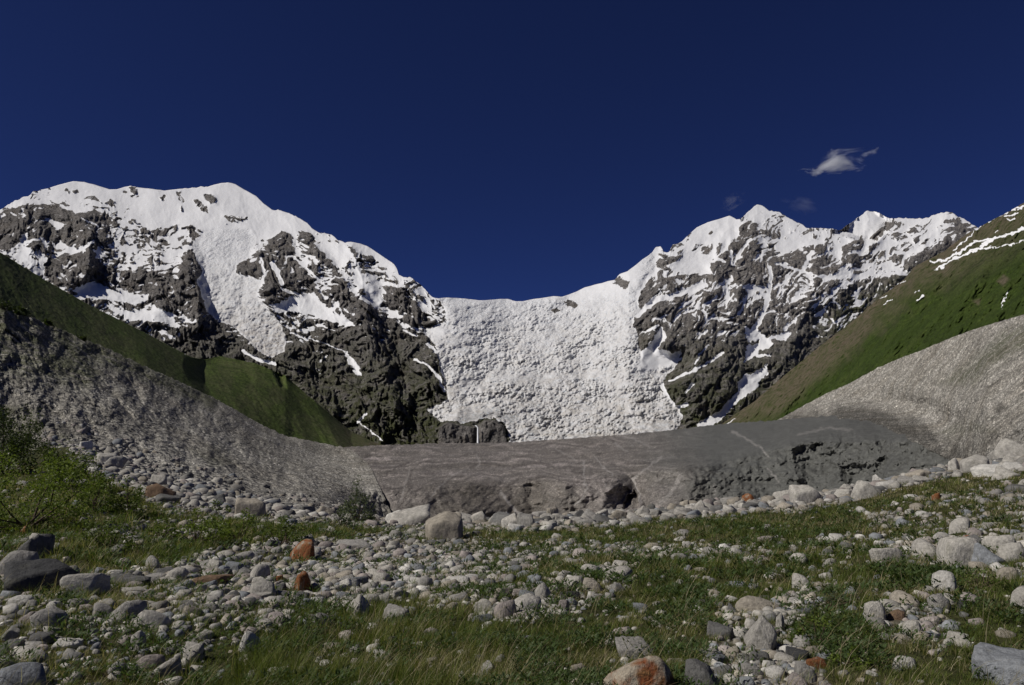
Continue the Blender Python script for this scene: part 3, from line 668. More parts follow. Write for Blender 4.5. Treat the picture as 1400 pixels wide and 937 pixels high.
def right_meadow():
    top = [(970, 592), (985, 582), (1000, 570), (1030, 550), (1055, 528), (1085, 503), (1120, 474), (1160, 444), (1200, 409), (1235, 383), (1250, 365), (1290, 344), (1310, 329), (1325, 318), (1337, 313),
           (1345, 307), (1360, 299), (1375, 292), (1390, 283), (1400, 277), (1460, 245)]
    PX, PY, v = valley_grid(970, 1450, 1.0, 300, top, [(970, 640), (1100, 625), (1200, 560), (1300, 520), (1460, 490)], 1.6, 800)
    D = itp(PX, [(970, 1650), (1100, 1250), (1250, 800), (1460, 420)]) + v * itp(PX, [(970, 350), (1100, 700), (1250, 1000), (1460, 900)]) * (.6 + .4 * v)
    h = -PX * .6 + PY * .8; w = PX * .8 + PY * .6
    D = D + (fbm(w / 26, h / 70, 810, 5) * 70 + ridged(w / 12, h / 40, 820, 4) * 26 + fbm(PX / 5, PY / 5, 825, 3) * 5)
    D = D - 45 * np.maximum(0, 1 - np.abs(PX - np.interp(PY, [370, 400, 460], [1345, 1325, 1290])) / np.where(PX < np.interp(PY, [370, 400, 460], [1345, 1325, 1290]), 16, 40)) * sstep(355, 385, PY)
    D = D - 40 * np.maximum(0, 1 - np.abs(PX - np.interp(PY, [380, 470], [1260, 1190])) / np.where(PX < np.interp(PY, [380, 470], [1260, 1190]), 18, 50)) * sstep(360, 400, PY)
    dtop = PY - itp(PX, top)
    brown = np.clip(.95 - dtop / 60 + fbm(PX / 20, PY / 20, 830, 4) * .5, 0, 1) * sstep(1330, 1290, PX) + sstep(1270, 1330, PX) * np.clip(.9 - dtop / 90, .0, 1)
    paint(brown, PX, PY, [(1040, 570), (1080, 520), (1130, 480), (1180, 440), (1190, 450), (1130, 505), (1090, 540), (1060, 565)], .9, 10)
    paint(brown, PX, PY, [(1363, 385), (1372, 376), (1380, 382), (1372, 391)], 1., 3); paint(brown, PX, PY, [(1330, 412), (1340, 409), (1338, 417)], 1., 3)
    snow = PX * 0; wx = PX + fbm(PX / 7, PY / 7, 840, 4) * 6; wy = PY + fbm(PX / 7, PY / 5, 845, 4) * 5
    for pts, w_ in (([(1405, 311), (1385, 319), (1362, 325), (1340, 338), (1320, 348)], 2.8), ([(1362, 325), (1330, 332), (1310, 346), (1290, 356), (1272, 358)], 2.2), ([(1320, 348), (1300, 356), (1290, 364), (1279, 369)], 2.2),
                    ([(1405, 281), (1382, 287)], 2.2), ([(1393, 292), (1375, 296)], 2.2), ([(1375, 291), (1350, 302), (1335, 312)], 2.6), ([(1388, 299), (1378, 301)], 2.), ([(1335, 312), (1325, 325), (1316, 333), (1303, 342)], 1.6),
                    ([(1400, 330), (1370, 337), (1340, 341)], 1.5), ([(1238, 384), (1231, 388)], 1.5), ([(1262, 404), (1254, 410)], 1.4), ([(1258, 397), (1250, 401)], 1.), ([(1219, 409), (1208, 417)], 1.4), ([(1213, 404), (1204, 408)], 1.3),
                    ([(1380, 396), (1372, 408), (1369, 422)], 1.4), ([(1310, 356), (1308, 352)], 1.2), ([(1360, 318), (1365, 314)], 1.2), ([(988, 581), (1006, 573)], 1.2)):
        paint(snow, wx, wy, pts, .72, 1.6, w_ * .8)
    A = dict(brown=np.clip(brown, 0, 1), snow=snow, speck=.84 * speck(PX.shape, .24, 0))
    sheet('meadow_slope', *_bs(at_r(PX, PY, D), M_MEA, A, .3))

def right_moraine():
    top = [(1030, 590), (1060, 576), (1100, 554), (1130, 538), (1160, 525), (1200, 503), (1230, 490), (1260, 479), (1300, 462), (1330, 451), (1365, 440), (1400, 430), (1460, 408)]
    PX, PY, v = valley_grid(1030, 1450, 1.0, 240, top, [(1030, 690), (1450, 690)], 1.4, 850)
    r0 = itp(PX, [(1030, 1000), (1150, 760), (1215, 480), (1260, 260), (1350, 90), (1460, 65)]); r1 = itp(PX, [(1030, 1600), (1150, 1250), (1250, 800), (1350, 430), (1460, 250)])
    vv = v ** 1.2
    D = 1 / ((1 - vv) / r0 + vv / r1) * .4 + (r0 + (r1 - r0) * vv ** 1.5) * .6
    k = D / 220.
    h = -PX * .6 + PY * .8; w = PX * .8 + PY * .6
    D = D + (ridged(w / 24, h / 120, 860, 4) * 4 + fbm(PX / 26, PY / 26, 865, 5) * 8 + fbm(PX / 4.5, PY / 4.5, 870, 3) * .9 + rng.normal(0, .4, PX.shape)) * k
    edge = np.interp(PX, [1030, 1100, 1160, 1185, 1210, 1250, 1300, 1350, 1460], [576, 571, 567, 570, 580, 602, 628, 650, 680]); wq = (1 - sstep(0, 75, edge - PY)) * sstep(1060, 1150, PX) * (1 - sstep(1290, 1360, PX))
    D = D * (1 - wq) + (tongue_depth(PX, PY)[0] + 2 + 45 * sstep(0, 30, PY - edge)) * wq
    hump = poly_sd(PX, PY, [(1300, 560), (1330, 500), (1370, 455), (1400, 440), (1470, 425), (1470, 600), (1330, 600)])
    D = D - sstep(-4, 22, hump) * 10 * k
    veg = PX * 0
    paint(veg, PX, PY, [(1285, 525), (1320, 500), (1370, 455), (1400, 445), (1470, 430), (1470, 465), (1390, 480), (1330, 525)], .62, 10)
    paint(veg, PX, PY, [(1280, 590), (1330, 575), (1360, 590), (1300, 600)], .3, 8)
    tone = .58 + .14 * sstep(560, 480, PY) * sstep(1340, 1280, PX) - .22 * sstep(560, 610, PY + fbm(PX / 30, PY / 30, 875, 3) * 20) + .1 * fbm(w / 14, h / 60, 880, 4)
    paint(tone, PX + fbm(PX / 20, PY / 20, 877, 3) * 25, PY + fbm(PX / 20, PY / 14, 878, 3) * 14, [(1060, 566), (1110, 562), (1180, 556), (1250, 575), (1320, 625), (1330, 665), (1080, 665)], .03, 11)
    paint(tone, PX, PY, [(1360, 560), (1368, 552), (1376, 556), (1366, 566)], .0, 4)
    A = dict(veg=np.clip(veg, 0, 1), tone=np.clip(tone, 0, 1), speck=speck(PX.shape, .36, .05))
    sheet('moraine_slope', *_bs(at_r(PX, PY, D), M_SCR, A, .35))

def glacier_tongue():
    top = [(440, 616), (480, 611), (528, 608.5), (555, 608), (600, 606), (640, 606), (690, 605.5), (730, 603), (760, 601), (800, 598), (830, 596), (860, 594), (890, 591), (920, 588), (960, 583), (1000, 578.5), (1060, 575), (1100, 571),
           (1130, 569), (1160, 567), (1185, 570), (1210, 580), (1250, 602), (1300, 628), (1350, 650)]
    PX, PY, v = valley_grid(400, 1350, 1.0, 200, top, [(400, 745), (1350, 715)], [(400, 2.2), (900, 2.2), (1090, 2.6), (1180, 5), (1210, 12), (1350, 12)], 900, TONGUE_TOP)
    D, k, d = tongue_depth(PX, PY)
    D = D + (fbm(PX / 9, PY / 6, 915, 4) * .7 + ridged(PX / 34 + PY / 40, PY / 44, 918, 4) * 2.2) * k
    # melt hollows on the right lobe and a cave by its seam
    jx = fbm(PX / 7, PY / 7, 920, 3) * 4
    jy = fbm(PX / 7, PY / 7, 925, 3) * 4
    for pts, a, ww in (([(1083, 614), (1098, 604), (1128, 607), (1146, 620), (1143, 655), (1120, 672), (1093, 672)], 10.5, 15), ([(1148, 640), (1172, 631), (1192, 630), (1212, 622), (1216, 660), (1190, 680), (1152, 680)], 12, 15),
                       ([(1132, 592), (1150, 587), (1178, 596), (1180, 606), (1150, 604)], 6, 6), ([(1108, 606), (1135, 600), (1142, 608), (1118, 614)], 5, 5), ([(1196, 606), (1212, 598), (1222, 612), (1204, 622)], 6, 7), ([(716, 664), (724, 655), (742, 662), (738, 680), (722, 682)], 5, 8), ([(826, 676), (846, 662), (866, 668), (866, 690), (840, 700)], 9, 12)):
        sdv = poly_sd(PX + jx, PY + jy, pts); D = D + a * k * np.clip(sdv / ww, 0, 1) ** .8
    rt = sstep(900, 1000, PX)
    D = D + rt * (ridged(PX / 26, PY / 20, 927, 4) * 5 + fbm(PX / 8, PY / 7, 928, 3) * 1.6) * k
    s_ = poly_sd(PX + jx, PY + jx, [(852, 690), (858, 677), (868, 671), (874, 680), (872, 698), (850, 698)]); D = D + sstep(-1, 3, s_) * 9
    D = D + np.maximum(0, (np.interp(PY, [600, 612, 635, 672, 712, 745], [470, 480, 505, 522, 540, 560]) + 6 - PX) / 30) ** 1.5 * 30
    right = sstep(830, 1010, PX + (PY - 640) * -.5 + fbm(PX / 40, PY / 40, 930, 3) * 40)
    # foliation: bands arched across the left lobe
    rr = np.hypot((PX - 745) / 3.1, PY - 780) + fbm(PX / 60, PY / 20, 935, 4) * 16
    bd = .5 + .5 * np.sin(rr / 1.25) * (.35 + .9 * fbm(PX / 26, PY / 9, 940, 3)) * sstep(.3, .65, v) + .55 * fbm(rr / 3.2, PX / 55, 945, 4) * sstep(.1, .5, v) + .3 * fbm(PX / 40 + PY / 22, PY / 40 - PX / 9, 947, 4) * sstep(.75, .3, v) - .12 * sstep(.5, .1, v)
    bd = bd * (1 - right * .75) + .42 * right * .75
    st = PX * 0
    wx = PX + fbm(PX / 7, PY / 7, 950, 3) * 4; wy = PY + fbm(PX / 7, PY / 7, 955, 3) * 3
    for pts in ([(565, 640), (558, 655), (560, 668), (548, 690)], [(592, 682), (604, 664), (622, 650), (650, 636)], [(520, 655), (540, 640), (560, 632)], [(700, 640), (735, 632), (760, 640)], [(950, 640), (985, 650), (1000, 668)], [(690, 668), (712, 652), (740, 660)]):
        paint(bd, PX + fbm(PX / 7, PY / 7, 951, 3) * 5, PY + fbm(PX / 7, PY / 7, 952, 3) * 4, pts, 0., 1.2, 1.1)
    for pts, w, a in (([(798, 632), (799, 655), (802, 668), (795, 682), (788, 690)], 1.2, .9), ([(812, 622), (824, 638), (838, 650)], .9, .8), ([(840, 606), (858, 619)], .9, .6), ([(866, 655), (872, 672), (877, 687)], 1.6, .8), ([(865, 655), (885, 640), (905, 625)], 1.3, .5),
                      ([(684, 673), (696, 688), (709, 703)], 2.2, .7), ([(652, 622), (656, 632), (651, 640)], 1., .6), ([(760, 614), (785, 628)], .7, .5), ([(1000, 590), (1020, 600), (1040, 612), (1050, 625)], 1.6, .45), ([(1050, 640), (1065, 660)], 1.1, .4),
                      ([(825, 660), (838, 672), (843, 690)], 1.0, .6), ([(900, 690), (915, 678), (924, 662), (930, 650)], 2.6, .4), ([(886, 668), (905, 655)], 1.4, .25), ([(976, 662), (977, 678)], .8, .5), ([(560, 640), (555, 660), (545, 690)], .9, .45),
                      ([(587, 685), (596, 670), (612, 655), (640, 640)], 1.2, .4), ([(850, 596), (870, 602), (890, 612)], .8, .5), ([(1090, 595), (1130, 585), (1165, 588)], 1.6, .3)):
        paint(st, wx, wy, pts, min(1., a * 1.35), 1.1, w * .9)
    A = dict(cool=right, band=np.clip(bd, 0, 1), streak=st, speck=speck(PX.shape, .27, .03) * (1 + right * (speck(PX.shape, .25, .05, 9) - 1)) * np.exp(right * .45 * fbm(PX / 24, PY / 14, 971, 4)))
    sheet('glacier_tongue', *_bs(at_r(PX, PY, D), M_TON, A, .12, (20, 60, 140, 300, 600)))

left_meadow(); left_moraine(); right_meadow(); right_moraine(); glacier_tongue()
# ================================================================== FOREGROUND GROUND
# crest of the near ground: (photo column, photo row, distance)
CREST = [(-400, 615, 105), (-150, 606, 108), (0, 618, 98), (100, 610, 90), (200, 645, 72), (300, 668, 58), (400, 692, 47), (480, 708, 41), (530, 714, 37), (600, 716, 34), (700, 713, 34),
         (800, 708, 36), (900, 700, 38), (1000, 689, 40), (1100, 681, 42), (1200, 660, 44), (1290, 640, 46), (1400, 623, 46), (1550, 606, 46), (1900, 590, 46)]
_c = np.array(CREST, float); _x, _y, _z = ray(_c[:, 0], _c[:, 1])
C_TH = np.arctan2(_x, _y); C_R = _c[:, 2]; C_Z = CAMZ + C_R * _z / np.hypot(_x, _y)

def zg(x, y):
    x = np.asarray(x, float); y = np.asarray(y, float)
    r = np.hypot(x, y); th = np.arctan2(x, y)
    rc = np.interp(th, C_TH, C_R); zc = np.interp(th, C_TH, C_Z)
    t = np.clip((r - 3) / (rc - 3), 0, 1)
    z = zc * t ** 1.5
    z = z + np.where(r > rc, np.maximum(-.42 * (r - rc), -15 - zc), 0)
    a = np.clip(r / 6, .3, 1) * np.clip((rc * 1.5 - r) / rc, .25, 1)
    z = z + a * (.16 * fbm(x / 3.6, y / 3.6, 1001, 3) + .07 * fbm(x / 1.1, y / 1.1, 1007, 3)) + .25 * fbm(x / 13, y / 13, 1013, 2) * np.clip((r - 10) / 20, 0, 1)
    z = z - .1 * np.exp(-((r - 16) / 5) ** 2)
    return np.where(r > 250, np.minimum(z, -15), z)

def on_ground(px, py, rmax=None):          # where the line of sight meets the ground
    px = np.atleast_1d(np.asarray(px, float)); py = np.atleast_1d(np.asarray(py, float))
    dx, dy, dz = ray(px, py); hh = np.hypot(dx, dy); dx, dy, dz = dx / hh, dy / hh, dz / hh
    rs = np.geomspace(3.5, 110, 900); out = np.full(px.shape, 110.)
    X = dx[:, None] * rs; Y = dy[:, None] * rs; gap = CAMZ + dz[:, None] * rs - zg(X, Y)
    hit = gap < 0; k = hit.argmax(1); any_ = hit.any(1)
    best = np.abs(gap).argmin(1); k = np.where(any_, k, best)
    r = rs[k]; return np.stack([dx * r, dy * r, zg(dx * r, dy * r)], -1), r

def build_ground():
    th = np.concatenate([np.linspace(-180, -46, 40)[:-1], np.linspace(-46, 46, 860), np.linspace(46, 180, 40)[1:]]) * math.pi / 180
    rr = np.concatenate([[.02, .6, 1.3, 2.], np.geomspace(2.6, 130, 520), np.geomspace(140, 9000, 30)])
    X = rr[:, None] * np.sin(th); Y = rr[:, None] * np.cos(th); Z = zg(X, Y)
    P = np.stack([X, Y, Z], -1)
    g = grass_cover(X, Y, Z)
    sheet('ground', P, M_GRD, dict(grass=g))

# ---- where stones and grass lie (drawn over the photo's foreground, then read at ground points)
STONY = [  # polygon, stone density, grass density
 ([(-80, 725), (60, 735), (100, 790), (200, 780), (250, 765), (330, 745), (380, 735), (470, 732), (560, 722), (640, 724), (650, 745), (690, 750), (660, 790), (650, 820), (600, 830), (520, 835), (440, 850), (380, 868), (300, 880), (240, 940), (-80, 960)], .62, .68),
 ([(255, 765), (380, 740), (560, 735), (640, 740), (650, 790), (560, 820), (420, 830), (300, 840), (220, 800)], 1.4, .25),
 ([(640, 740), (720, 738), (870, 746), (960, 742), (950, 765), (860, 760), (740, 772), (690, 800), (640, 800)], .75, .6),
 ([(660, 815), (700, 800), (760, 790), (860, 772), (865, 800), (800, 830), (720, 850), (650, 850)], .7, .7),
 ([(950, 750), (1050, 744), (1180, 730), (1260, 738), (1240, 752), (1120, 765), (1010, 770), (960, 765)], .65, .65),
 ([(1180, 700), (1290, 680), (1400, 660), (1480, 660), (1480, 735), (1290, 730), (1200, 725)], .45, .6),
 ([(1240, 735), (1290, 722), (1480, 720), (1480, 800), (1380, 790), (1290, 775), (1240, 765)], .7, .6),
 ([(1190, 838), (1240, 825), (1300, 840), (1340, 880), (1280, 890), (1200, 870)], .9, .35),
 ([(960, 890), (1020, 870), (1100, 885), (1130, 950), (960, 950)], 1.1, .18),
 ([(995, 835), (1060, 825), (1110, 800), (1140, 780), (1150, 790), (1090, 835), (1075, 885), (1000, 895)], .6, .5),
 ([(100, 590), (150, 600), (260, 640), (400, 690), (530, 700), (600, 705), (620, 722), (520, 722), (430, 715), (330, 712), (240, 705), (170, 665), (110, 640)], 1.8, .0),
 ([(110, 690), (200, 690), (300, 705), (300, 735), (200, 745), (120, 740)], .4, .6),
]
CREST_BAND = [(-400, 600), (500, 700), (540, 702), (600, 712), (640, 722), (700, 724), (800, 720), (900, 713), (1000, 702), (1100, 695), (1180, 680), (1240, 662), (1300, 650), (1400, 640), (1900, 600)]

def cover(x, y, z):
    px, py = project(np.stack([x, y, z], -1))
    sh = px.shape; px = px.ravel(); py = py.ravel()
    wx = px + fbm(x.ravel() / 1.3, y.ravel() / 1.3, 1101, 3) * 30; wy = py + fbm(x.ravel() / 1.3, y.ravel() / 1.3, 1107, 3) * 10
    st = np.full(px.shape, .045); gr = np.full(px.shape, 1.)
    for pts, a, b in STONY:
        p = np.array(pts); sel = (wx > p[:, 0].min() - 15) & (wx < p[:, 0].max() + 15) & (wy > p[:, 1].min() - 10) & (wy < p[:, 1].max() + 10)
        if not sel.any(): continue
        t = sstep(-6, 6, poly_sd(wx[sel], wy[sel], pts)); st[sel] = st[sel] * (1 - t) + a * t; gr[sel] = gr[sel] * (1 - t) + b * t
    r = np.hypot(x, y).ravel()
    cb = np.interp(px, *np.array(CREST_BAND, float).T)
    t = (1 - sstep(-5, 6, wy - cb)) * sstep(18, 24, r) * sstep(490, 520, px); st = st * (1 - t) + 2.0 * t; gr = gr * (1 - t) + .06 * t
    n = fbm(x.ravel() / 2.2, y.ravel() / 2.2, 1111, 3)
    st = st * np.clip(1 + n * 1.6, .15, 2.5); gr = np.clip(gr * (1 - n * .8), 0, 1.3)
    back = py > 990; st = np.where(back, .25, st); gr = np.where(back, .8, gr)
    return st.reshape(sh), gr.reshape(sh)

def grass_cover(X, Y, Z):
    r = np.hypot(X, Y); st, gr = cover(X, Y, Z)
    return np.where(r < 140, np.clip(gr, 0, 1), .4)

build_ground()

# ================================================================== STONES
def ico(sub):
    bm = bmesh.new(); bmesh.ops.create_icosphere(bm, subdivisions=sub, radius=1)
    V = np.array([v.co[:] for v in bm.verts]); Fc = np.array([[v.index for v in f.verts] for f in bm.faces]); bm.free(); return V, Fc

def noise3(V, s, f):
    return (vnoise(V[:, 0] * f + s, V[:, 1] * f + V[:, 2] * f * .7, s) + vnoise(V[:, 1] * f - s, V[:, 2] * f + V[:, 0] * f * .6, s + 5)) * .5

def stone_shape(V, seed, angular):
    """Stone as a softened cut polyhedron: angular=1 sharp broken block, 0 river-rounded."""
    g = np.random.default_rng(seed); n = g.integers(11, 17) if angular < .6 else g.integers(5, 9)
    N = g.normal(size=(n, 3)); N /= np.linalg.norm(N, axis=1, keepdims=True)
    N = np.concatenate([N, [[0, 0, 1], [1, 0, 0], [-1, 0, 0], [0, 1, 0], [0, -1, 0]] + g.normal(size=(5, 3)) * .22]); N /= np.linalg.norm(N, axis=1, keepdims=True)
    d = g.uniform(.72 - .22 * angular, 1.05, len(N)); d[n:] = g.uniform(.62, .9, 5)
    c = np.maximum(V @ N.T, .03); rr = d[None] / c
    kk = 8 + angular ** 2 * 60
    r = (np.sum(rr ** -kk, 1)) ** (-1 / kk)
    r = r * (1 + noise3(V, seed % 97, 1.3) * .1 + noise3(V, seed % 89, 3.2) * .045 + noise3(V, seed % 83, 8) * .018)
    P = V * r[:, None]; P[:, 2] = np.where(P[:, 2] < -.35, -.35 + (P[:, 2] + .35) * .4, P[:, 2])
    for ax in (0, 1): lo, hi = P[:, ax].min(), P[:, ax].max(); P[:, ax] = (P[:, ax] - (lo + hi) / 2) / ((hi - lo) / 2)
    P[:, 2] /= P[:, 2].max()
    return P                                  # footprint -1..1, top at z=1

V4, F4 = ico(4); V3, F3 = ico(3); V2, F2 = ico(2)
def tri_mesh(name, V, Fc, mat, attrs=None, smooth=True):
    me = raw_mesh(name, V, Fc.ravel(), np.arange(len(Fc)) * 3, attrs, smooth); me.materials.append(mat); return me

NV = 14
ROUND = [tri_mesh('stone', stone_shape(V3, 40 + i, .3 + .28 * (i % 3) / 2), F3, M_STO) for i in range(NV)]
ANGUL = [tri_mesh('stone', stone_shape(V4, 140 + i, .8 + .2 * (i % 2)), F4, M_STO) for i in range(NV)]
BIG = [tri_mesh('boulder', stone_shape(V4, 240 + i, .9), F4, M_STO) for i in range(6)]
RUSTY = [tri_mesh('boulder', stone_shape(V4, 360 + i, .35), F4, M_RUS) for i in range(3)]
RUSTY2 = [tri_mesh('boulder', stone_shape(V4, 371 + i, .4), F4, M_RUS2) for i in range(4)]

TINTS = {'pale grey': (.4, .378, .335), 'grey': (.285, .272, .248), 'dark grey': (.14, .137, .13), 'charcoal': (.055, .055, .055), 'tan': (.33, .295, .24), 'brown': (.19, .125, .08),
         'white': (.52, .5, .455), 'rust': (.23, .075, .028), 'bluish grey': (.22, .23, .24), 'pinkish': (.33, .29, .265)}
placed = []                                   # x, y, radius of every individual stone

def put_stone(me, px, py, wpx, hpx, tint, label, cat, group=None, rz=None, rusty=False, depth=1., tilt=0.):
    p, r = on_ground(px, py); p = p[0]; r = r[0]; k = math.hypot(r, 1.65) / F * 1.04
    sx = wpx * k / 2; h = hpx * k; sy = max(sx * depth * random.uniform(.75, 1.05), h * .5)
    # the foot seen at py is the near edge: move the centre back by the depth
    d = p[:2] / np.linalg.norm(p[:2]); c = p[:2] + d * sy * .75; z = float(zg(c[0], c[1]))
    o = bpy.data.objects.new('boulder' if cat == 'boulder' else 'stone', me); COL.objects.link(o)
    o.location = (c[0], c[1], z + h * .0 - .02); o.scale = (sx, sy, h * .96)
    a = math.atan2(c[0], c[1]); o.rotation_euler = (tilt, random.uniform(-.08, .08), -a + (random.uniform(-.3, .3) if rz is None else rz))
    j = random.uniform(.88, 1.12); t = TINTS[tint]; o.color = (t[0] * j, t[1] * j, t[2] * j, 1)
    tag(o, label, cat, group); placed.append((c[0], c[1], max(sx, sy), px, py - hpx / 2, wpx, o)); return o

